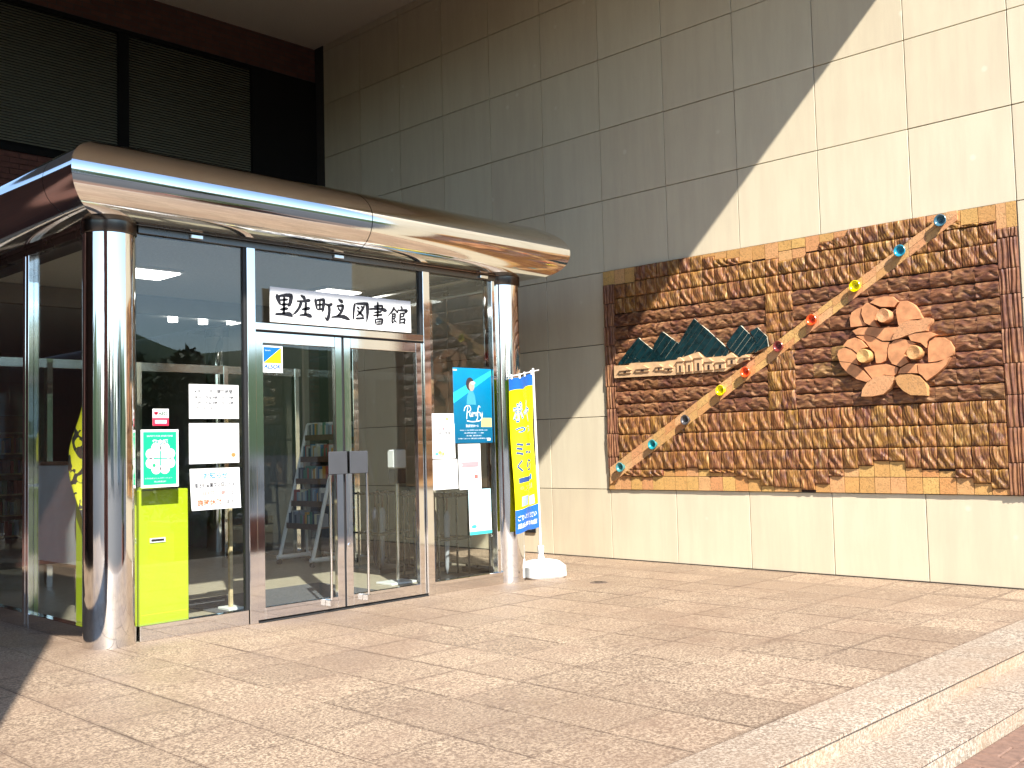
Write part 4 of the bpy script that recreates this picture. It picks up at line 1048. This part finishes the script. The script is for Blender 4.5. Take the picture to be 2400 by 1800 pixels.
# ================================================================= BANNER, PLAQUE, DRAIN
bn = thing('banner_stand', 'yellow and blue advertising banner on a white pole with a water filled base', 'banner', (-1.70, -1.32, 0.0))
BXP, BYP = -1.70, -1.32
bm = bmesh.new()
rings = [(0.0, 0.190, 0.155), (0.02, 0.208, 0.172), (0.115, 0.205, 0.170), (0.165, 0.15, 0.11), (0.178, 0.09, 0.07)]
loops = []
for z, hx, hy in rings:
    lp = []
    for k in range(32):
        a = 2 * math.pi * k / 32; ca, sa = math.cos(a), math.sin(a)
        e = 0.42; lp.append(bm.verts.new((hx * math.copysign(abs(ca) ** e, ca), hy * math.copysign(abs(sa) ** e, sa), z)))
    loops.append(lp)
for a, b in zip(loops, loops[1:]):
    for k in range(32): bm.faces.new((a[k], a[(k + 1) % 32], b[(k + 1) % 32], b[k]))
bm.faces.new(loops[-1]); bm.faces.new(list(reversed(loops[0])))
bmesh.ops.rotate(bm, verts=bm.verts, cent=(0, 0, 0), matrix=Matrix.Rotation(R(-20), 3, 'Z'))
me = bpy.data.meshes.new('weight'); bm.to_mesh(me); bm.free(); fixn(me, True, 35)
link('water_base', me, 'plasticw', bn).location = (0.07, 0.0, 0)
part('socket', MB().lathe([(0.045, 0.165), (0.035, 0.19), (0.026, 0.24), (0.032, 0.25), (0.032, 0.31), (0.022, 0.32)], (BXP + 0.045, BYP, 0), 20), 'plasticw', bn, True, 35)
part('pole', MB().tube([(BXP + 0.045, BYP, 0.3), (BXP, BYP, 2.075)], 0.0125, 12), 'plasticw', bn, True, 40)
FD = Vector((-0.95, -0.31, 0)).normalized()
part('crossbar', MB().tube([tuple(Vector((BXP, BYP, 2.065)) - FD * 0.14), tuple(Vector((BXP, BYP, 1.965)) + FD * 0.53)], 0.006, 8), 'plasticw', bn, True, 40)
FN = Vector((-FD.y, FD.x, 0))           # towards the street, the visible face
FZ0, FZ1, FWD = 0.50, 2.02, 0.52
def flag_pt(s, z, off=0.0):
    q = (FZ1 - z) / (FZ1 - FZ0)
    A = 0.010 + 0.050 * math.sin(math.pi * min(1, max(0, q)) ** 0.9) * (0.8 + 0.2 * math.sin(5 * q))
    ph = 2.0 * math.pi * (s * 1.15 + 0.06 * math.sin(4 * q) + 0.5)
    sx = s * FWD * (1 - 0.17 * math.sin(math.pi * q))
    d = A * math.sin(ph)
    p = Vector((BXP + 0.045 * (2.075 - z) / 1.775, BYP, 0)) + FD * (0.018 + sx) + FN * (d + off); p.z = z + 0.006 * math.sin(9 * s + 3 * q) - 0.08 * s * (1 - 0.7 * q)
    return p
def flag_sheet(name, s0, s1, z0, z1, col, off, root, ns=36, nz=40):
    m = MB()
    for j in range(nz + 1):
        for i in range(ns + 1): m.v.append(tuple(flag_pt(s0 + (s1 - s0) * i / ns, z0 + (z1 - z0) * j / nz, off)))
    for j in range(nz):
        for i in range(ns): a = j * (ns + 1) + i; m.f.append((a, a + 1, a + ns + 2, a + ns + 1))
    return part(name, m, ink(col) if not isinstance(col, str) else col, root, True)
cl = flag_sheet('cloth', 0, 1, FZ0, FZ1, (0.82, 0.74, 0.0), 0.0, bn)
BLU = (0.01, 0.13, 0.52)
flag_sheet('blue_band', 0, 1, FZ1 - 0.115, FZ1 - 0.001, BLU, 0.0012, cl, 30, 4)
flag_sheet('blue_band', 0, 1, FZ0 + 0.001, FZ0 + 0.23, BLU, 0.0012, cl, 30, 8)
def flag_text(body, s0, s1, z, h, col, bold=0.02, off=0.003):
    me = text_mesh(body, h, (s1 - s0) * FWD, 0, 0, 0, bold=bold)
    bm = bmesh.new(); bm.from_mesh(me)
    for v in bm.verts:
        p = flag_pt(s1 - v.co.x / FWD, z + v.co.y, off); v.co = p - Vector((BXP, BYP, 0))
    bm.to_mesh(me); bm.free()
    return link('lettering', me, ink(col), cl)
flag_text('ポイント', 0.10, 0.92, 1.58, 0.20, BLU, 0.05); flag_text('ポイント', 0.11, 0.91, 1.595, 0.17, (0.75, 0.80, 0.85), 0.0, 0.0045)
flag_text('つかえる', 0.14, 0.88, 1.47, 0.07, BLU, 0.05)
for i, ch in enumerate('貯まる'): pass
flag_text('そば', 0.12, 0.50, 1.25, 0.13, BLU, 0.03); flag_text('ミニ', 0.56, 0.90, 1.25, 0.13, (0.03, 0.07, 0.25), 0.03)
flag_text('くば', 0.12, 0.50, 1.09, 0.12, BLU, 0.03); flag_text('くら', 0.56, 0.90, 1.09, 0.12, (0.03, 0.07, 0.25), 0.03)
flag_sheet('blue_band', 0.12, 0.42, 0.985, 1.035, BLU, 0.002, cl, 8, 3); flag_sheet('blue_band', 0.58, 0.88, 0.985, 1.035, (0.02, 0.06, 0.22), 0.002, cl, 8, 3)
flag_text('10.31', 0.14, 0.42, 0.90, 0.05, (0.25, 0.27, 0.35), 0.01); flag_text('9.21', 0.58, 0.86, 0.90, 0.05, (0.2, 0.2, 0.1), 0.01)
flag_sheet('white_patch', 0.10, 0.36, 0.745, 0.83, (0.72, 0.78, 0.84), 0.002, cl, 8, 4); flag_sheet('blue_patch', 0.60, 0.82, 0.755, 0.85, (0.30, 0.38, 0.55), 0.002, cl, 8, 4)
flag_text('ごりようください', 0.07, 0.93, 0.62, 0.055, (0.80, 0.82, 0.85), 0.03); flag_text('里庄町のお店', 0.07, 0.93, 0.545, 0.05, (0.80, 0.82, 0.85), 0.03)
for i in range(4):
    s = 0.04 + 0.29 * i; p = flag_pt(s, FZ1 - 0.01)
    part('loop', MB().tube([tuple(p), tuple(p + Vector((0, 0, 0.045)))], 0.011, 8), 'plasticw', bn)
pq = thing('wall_plaque', 'small black plate low on the clad wall behind the banner pole', 'plaque', (-0.008, 0.495, 0.245), WALL)
part('plate', MB().box(0, 0.225, 0, 0.10, 0, 0.012, 0.002), 'black', pq, local=True)
letter(pq, '定礎', 0.05, 0.025, 0.05, 0.12, (0.10, 0.10, 0.10), 0.0135)
dr = thing('floor_drain', 'small round grey drain cover in the paving near the clad wall', 'drain', (-1.62, -2.02, 0.0))
part('cover', MB().lathe([(0.001, 0.004), (0.075, 0.004), (0.085, 0.0)], (-1.62, -2.02, 0), 24), 'mortar', dr, True)
part('grate', MB().box(-1.67, -1.57, -2.026, -2.014, 0.0045, 0.006).box(-1.626, -1.614, -2.07, -1.97, 0.0065, 0.008), 'joint', dr)

# ================================================================= THINGS INSIDE THE LOBBY
bx = thing('return_box', 'lime green book return box with a narrow slot, just inside the glass', 'box', (-5.53, -0.86, 0.0))
part('body', MB().box(-5.722, -5.338, -1.14, -0.05, 0.012, 1.055, 0.006), 'lime', bx)
part('plinth', MB().box(-5.715, -5.345, -1.143, -0.06, 0.0, 0.16, 0.003), 'lime', bx)
sl = part('slot', MB().box(-5.635, -5.535, -1.148, -1.1405, 0.68, 0.698, 0.002), 'black', bx)
part('slot_rim', MB().box(-5.645, -5.525, -1.1465, -1.1415, 0.672, 0.706), 'paper', bx)
fl = thing('folded_flag', 'folded yellow and black cloth flag hanging beside the green box', 'flag', (-5.76, -0.4, 0.0))
part('pole', MB().tube([(-5.77, -0.42, 0.0), (-5.77, -0.42, 1.75)], 0.012, 10), 'plasticw', fl, True, 40)
m = MB(); n1, n2 = 26, 30
for j in range(n2 + 1):
    q = j / n2; wd = 0.05 + 0.30 * math.sin(math.pi * min(1, q * 1.15)) ** 1.4
    for i in range(n1 + 1):
        s = i / n1
        m.v.append((-5.79 - 0.035 * math.sin(9 * s + 4 * q), -0.46 + wd * s * 1.25 - 0.02 * math.sin(7 * q), 1.66 - 1.02 * q + 0.12 * (1 - s) * q - 0.05 * math.sin(5 * s)))
for j in range(n2):
    for i in range(n1): a = j * (n1 + 1) + i; m.f.append((a, a + 1, a + n1 + 2, a + n1 + 1))
t = NT('flag_print'); v = t.coords('Object', (1, 1, 1)); f = t.noise(v, 6.5, 2, 0.5, 1.2)
MAT['flagprint'] = t.set(t.ramp(f, [(0.52, (0.72, 0.66, 0.02)), (0.535, (0.02, 0.02, 0.015))], 'LINEAR'), 0.6)
part('cloth', m, 'flagprint', fl, True)
dp = thing('display_board', 'grey display board with a wooden top rail on thin legs in the lobby', 'board', (-5.5, 0.85, 0))
part('panel', MB().box(-5.52, -5.49, 0.36, 1.40, 0.40, 1.24, 0.003), 'grey', dp); part('top_rail', MB().box(-5.53, -5.48, 0.34, 1.42, 1.241, 1.275, 0.003), 'woodd', dp)
part('bottom_rail', MB().box(-5.53, -5.48, 0.34, 1.42, 0.375, 0.399, 0.003), 'woodd', dp)
for yq in (0.45, 1.30): part('leg', MB().tube([(-5.505, yq, 0), (-5.505, yq, 0.375)], 0.014, 8), 'steel2', dp, True, 40)
# book cart
ct = thing('book_cart', 'white reclining book cart on castors with five shelves of books', 'book cart', (-2.3, 1.78, 0))
y0, y1 = 1.44, 2.10
fx = lambda z: -2.46 + 0.27 * z
for yq in (y0, y1):
    m = MB(); m.tube([(fx(0.08), yq, 0.08), (fx(1.62), yq, 1.62)], 0.022, 8).tube([(fx(0.08) - 0.03, yq, 0.08), (-2.02, yq, 0.08)], 0.026, 8).tube([(-2.05, yq, 0.08), (fx(1.2) + 0.02, yq, 1.2)], 0.016, 8)
    part('side_frame', m, 'plasticw', ct, True, 40)
    for xq in (-2.44, -2.04): part('castor', MB().tube([(xq, yq - 0.018, 0.03), (xq, yq + 0.018, 0.03)], 0.03, 14), 'black', ct, True, 40)
part('top_bar', MB().tube([(fx(1.62), y0, 1.62), (fx(1.62), y1, 1.62)], 0.02, 8), 'plasticw', ct, True, 40)
bc = [(0.55, 0.55, 0.52), (0.10, 0.20, 0.34), (0.42, 0.10, 0.07), (0.60, 0.32, 0.06), (0.08, 0.22, 0.14), (0.25, 0.25, 0.28), (0.62, 0.58, 0.40), (0.05, 0.06, 0.09), (0.30, 0.42, 0.52)]
for k in range(5):
    z = 0.42 + k * 0.255
    part('shelf', MB().box(fx(z) + 0.0, fx(z) + 0.22, y0 + 0.025, y1 - 0.025, z, z + 0.018).box(fx(z) - 0.012, fx(z) - 0.001, y0 + 0.025, y1 - 0.025, z - 0.01, z + 0.055), 'woodd', ct)
    y = y0 + 0.03
    while y < y1 - 0.06:
        w_ = random.uniform(0.016, 0.042); h_ = random.uniform(0.145, 0.205)
        part('book', MB().box(fx(z) + 0.012, fx(z) + 0.15, y, y + w_, z + 0.0185, z + h_), ink(random.choice(bc)), ct); y += w_ + 0.002
# umbrella racks
for i, (ux, uy, lb) in enumerate(((-2.20, 0.55, 'black metal umbrella rack standing beside the book cart'), (-2.35, -0.55, 'black metal umbrella rack close behind the posters'))):
    um = thing('umbrella_rack', lb, 'umbrella rack', (ux, uy, 0), None, 'umbrella racks in the lobby')
    part('tray', MB().box(ux - 0.24, ux + 0.24, uy - 0.30, uy + 0.30, 0.0, 0.05, 0.006), 'black', um)
    for yy in (-0.26, -0.09, 0.09, 0.26):
        for xx in (-0.2, 0.2): part('post', MB().tube([(ux + xx, uy + yy, 0.05), (ux + xx, uy + yy, 0.86)], 0.011, 8), 'steeldark', um, True, 40)
    for z in (0.42, 0.84):
        for xx in (-0.2, 0.2): part('rail', MB().tube([(ux + xx, uy - 0.29, z), (ux + xx, uy + 0.29, z)], 0.010, 8), 'steeldark', um, True, 40)
        for yy in (-0.26, -0.09, 0.09, 0.26): part('rail', MB().tube([(ux - 0.2, uy + yy, z - 0.012), (ux + 0.2, uy + yy, z - 0.012)], 0.008, 8), 'steeldark', um, True, 40)
    for j in range(3):
        a, b = ux + random.uniform(-0.12, 0.12), uy + random.uniform(-0.2, 0.2)
        um2 = thing('umbrella', 'furled ' + ('black', 'grey', 'navy')[j] + ' umbrella standing in ' + ('the rack beside the book cart' if i == 0 else 'the rack behind the posters'), 'umbrella', (a, b, 0.05), None, 'umbrellas in the racks')
        part('canopy', MB().tube([(a, b, 0.052), (a, b, 0.12), (a + 0.01, b, 0.62), (a + 0.01, b, 0.68)], [0.006, 0.02, 0.034, 0.010], 12), ink(((0.03, 0.03, 0.05), (0.35, 0.36, 0.38), (0.05, 0.07, 0.16))[j]), um2, True)
        part('handle', MB().tube([(a + 0.01, b, 0.68), (a + 0.01, b, 0.80), (a + 0.02, b, 0.84), (a + 0.05, b, 0.85), (a + 0.065, b, 0.82)], 0.009, 8), 'woodd', um2, True)
sd = thing('dispenser_stand', 'slim steel stand holding a small dispenser box near the door edge', 'stand', (-2.72, -0.40, 0))
part('base', MB().box(-2.90, -2.54, -0.52, -0.28, 0.0, 0.022, 0.004), 'plasticw', sd); part('pole', MB().tube([(-2.72, -0.4, 0.02), (-2.72, -0.4, 1.12)], 0.018, 12), 'steel2', sd, True, 40)
part('box', MB().box(-2.80, -2.64, -0.46, -0.36, 1.12, 1.30, 0.01), 'plasticw', sd); part('window', MB().box(-2.78, -2.66, -0.464, -0.461, 0.98, 1.10, 0.001).box(-2.79, -2.65, -0.46, -0.37, 0.97, 1.11), 'black', sd)
ps = thing('sign_post', 'pale wooden post on a small white foot behind the notices', 'post', (-4.63, -0.53, 0))
part('post', MB().box(-4.645, -4.615, -0.545, -0.515, 0.03, 1.15, 0.003), 'wood', ps); part('foot', MB().box(-4.70, -4.56, -0.62, -0.44, 0.0, 0.03, 0.004), 'plasticw', ps)
part('plate', MB().box(-4.80, -4.46, -0.552, -0.546, 0.86, 1.18, 0.001), 'black', ps)
# hall shelves far inside
for i, xq in enumerate((-5.9, -4.7, -3.5)):
    sh = thing('bookshelf', ('tall wooden bookshelf far inside the hall, beside the hall wall', 'tall wooden bookshelf far inside the hall, between two others', 'tall wooden bookshelf far inside the hall, behind the book cart')[i], 'bookshelf', (xq + 0.5, 9.2, 0), None, 'bookshelves in the hall')
    part('carcass', MB().box(xq, xq + 0.03, 9.0, 9.35, 0, 2.0).box(xq + 1.0, xq + 1.03, 9.0, 9.35, 0, 2.0).box(xq + 0.03, xq + 1.0, 9.32, 9.35, 0, 2.0), 'woodd', sh)
    bk = MB()
    for k in range(6):
        part('shelf', MB().box(xq + 0.031, xq + 0.999, 9.01, 9.319, 0.05 + k * 0.33, 0.075 + k * 0.33), 'wood', sh)
    for k in range(5):
        x = xq + 0.04
        while x < xq + 0.95:
            w_ = random.uniform(0.03, 0.08)
            part('book', MB().box(x, x + w_, 9.03, 9.25, 0.0755 + k * 0.33, 0.075 + k * 0.33 + random.uniform(0.18, 0.26)), ink(random.choice(bc)), sh); x += w_ + 0.004

# ================================================================= STREET SIDE, SEEN IN THE GLASS AND STEEL
pt = thing('brick_planter', 'red brick planter with a leafy shrub beside the wall, below the steps', 'planter', (-1.3, -8.2, ZLOW))
part('box', MB().box(-2.1, -0.5, -8.6, -7.8, ZLOW - 0.02, 0.35, 0.01), 'brickside', pt)
def leaf_cloud(c, rad, n, size, seed, squash=0.8, clumps=9):
    rnd = random.Random(seed); m = MB()
    cl_ = [(Vector((rnd.gauss(0, 0.45), rnd.gauss(0, 0.45), rnd.gauss(0, 0.4) * squash)) * rad, rnd.uniform(0.28, 0.5) * rad) for _ in range(clumps)]
    for _ in range(n):
        cc, cr = rnd.choice(cl_); d = Vector((rnd.gauss(0, 1), rnd.gauss(0, 1), rnd.gauss(0, 1))).normalized() * cr * rnd.uniform(0.55, 1.0) ** 0.5
        p = Vector(c) + cc + d; u = Vector((rnd.gauss(0, 1), rnd.gauss(0, 1), rnd.gauss(0, 1))).normalized(); w = u.orthogonal().normalized() * size * rnd.uniform(0.5, 1.1); u = u * size * rnd.uniform(0.7, 1.3)
        m.quad(tuple(p - u), tuple(p + w * 0.5), tuple(p + u), tuple(p - w * 0.5))
    return m
def raw(name, mb, mat, root):
    off = root.location; return link(name, mb.mesh(name, tuple(off)), mat, root)
shb = thing('shrub', 'leafy yellow green shrub growing in the brick planter', 'shrub', (-1.3, -8.2, 0.33))
raw('foliage', leaf_cloud((-1.3, -8.2, 0.85), 0.75, 1600, 0.07, 3, 0.7), 'shrub', shb); part('stem', MB().tube([(-1.3, -8.2, 0.34), (-1.25, -8.2, 0.7)], 0.03, 8), 'bark', shb)
TL = ['broad street tree beyond the car park, {}'.format(w) for w in ('nearest the clad wall side', 'second along the row', 'third along the row', 'fourth along the row', 'fifth along the row', 'sixth along the row', 'seventh along the row', 'at the far end of the row', 'standing alone to the side of the porch', 'standing behind the lone side tree')]
TP = [(14, -38, 6), (5, -42, 7.5), (-4, -40, 6), (-13, -44, 8), (-23, -41, 6.5), (-33, -44, 7), (-42, -36, 6), (-50, -28, 7.5), (-26, 2, 6), (-34, 12, 8)]
for i, (tx, ty, th) in enumerate(TP):
    tr = thing('street_tree', TL[i], 'tree', (tx, ty, -0.3), None, 'trees beyond the car park')
    part('trunk', MB().tube([(tx, ty, -0.3), (tx + 0.1, ty, th * 0.3), (tx - 0.1, ty + 0.1, th * 0.62)], [0.24, 0.18, 0.08], 8).tube([(tx + 0.1, ty, th * 0.3), (tx + 0.9, ty + 0.4, th * 0.6)], [0.1, 0.04], 6).tube([(tx + 0.1, ty, th * 0.32), (tx - 0.9, ty - 0.5, th * 0.58)], [0.1, 0.04], 6), 'bark', tr, True)
    raw('crown', leaf_cloud((tx, ty, th * 0.66), th * 0.42, 1500, 0.26, 40 + i, 0.75, 12), 'leafg', tr)
m = MB(); N = 60
pts = []
for i in range(N + 1):
    a = R(120 + 260 * i / N); rr = 330
    hgt = 34 + 14 * math.sin(i * 0.5) + 9 * math.sin(i * 1.3 + 1) + 5 * math.sin(i * 2.9)
    pts.append((a, rr, hgt))
for a, rr, hgt in pts: m.v += [(rr * math.cos(a), rr * math.sin(a), -0.31), ((rr + 30) * math.cos(a), (rr + 30) * math.sin(a), hgt * 0.7), ((rr + 70) * math.cos(a), (rr + 70) * math.sin(a), hgt), ((rr + 160) * math.cos(a), (rr + 160) * math.sin(a), -0.31)]
for i in range(N):
    for k in range(3): a = 4 * i + k; m.f.append((a, a + 4, a + 5, a + 1))
struct('hills', m, 'leafg', True)
def house(lb, x, y, w, d, h, wallc, roofc):
    hs = thing('house', lb, 'house', (x, y, -0.3))
    part('wall', MB().box(x - w / 2, x + w / 2, y - d / 2, y + d / 2, -0.3, h), ink(wallc), hs)
    m = MB(); e = 0.5; zz = h + 0.01
    m.v += [(x - w / 2 - e, y - d / 2 - e, zz), (x + w / 2 + e, y - d / 2 - e, zz), (x + w / 2 + e, y + d / 2 + e, zz), (x - w / 2 - e, y + d / 2 + e, zz), (x - w / 2 + 1, y, zz + 1.9), (x + w / 2 - 1, y, zz + 1.9)]
    i = 0; m.f += [(0, 1, 5, 4), (2, 3, 4, 5), (0, 4, 3), (1, 2, 5), (0, 3, 2, 1)]
    part('roof', m, ink(roofc), hs)
    for k in range(3):
        xa = x - w / 2 + w * (0.15 + 0.28 * k)
        wd_ = part('window', MB().box(xa, xa + 1.4, y + d / 2, y + d / 2 + 0.05, 1.0, 2.3), ink((0.5, 0.5, 0.5)), hs)
        part('window_pane', MB().box(xa + 0.08, xa + 1.32, y + d / 2 + 0.051, y + d / 2 + 0.06, 1.08, 2.22), ink((0.03, 0.04, 0.05)), wd_)
house('cream house with grey tiled roof across the car park', -18, -56, 11, 8, 5.2, (0.55, 0.50, 0.42), (0.08, 0.08, 0.085))
house('white house with brown roof across the car park', 9, -58, 12, 8, 5.6, (0.62, 0.61, 0.58), (0.13, 0.08, 0.06))
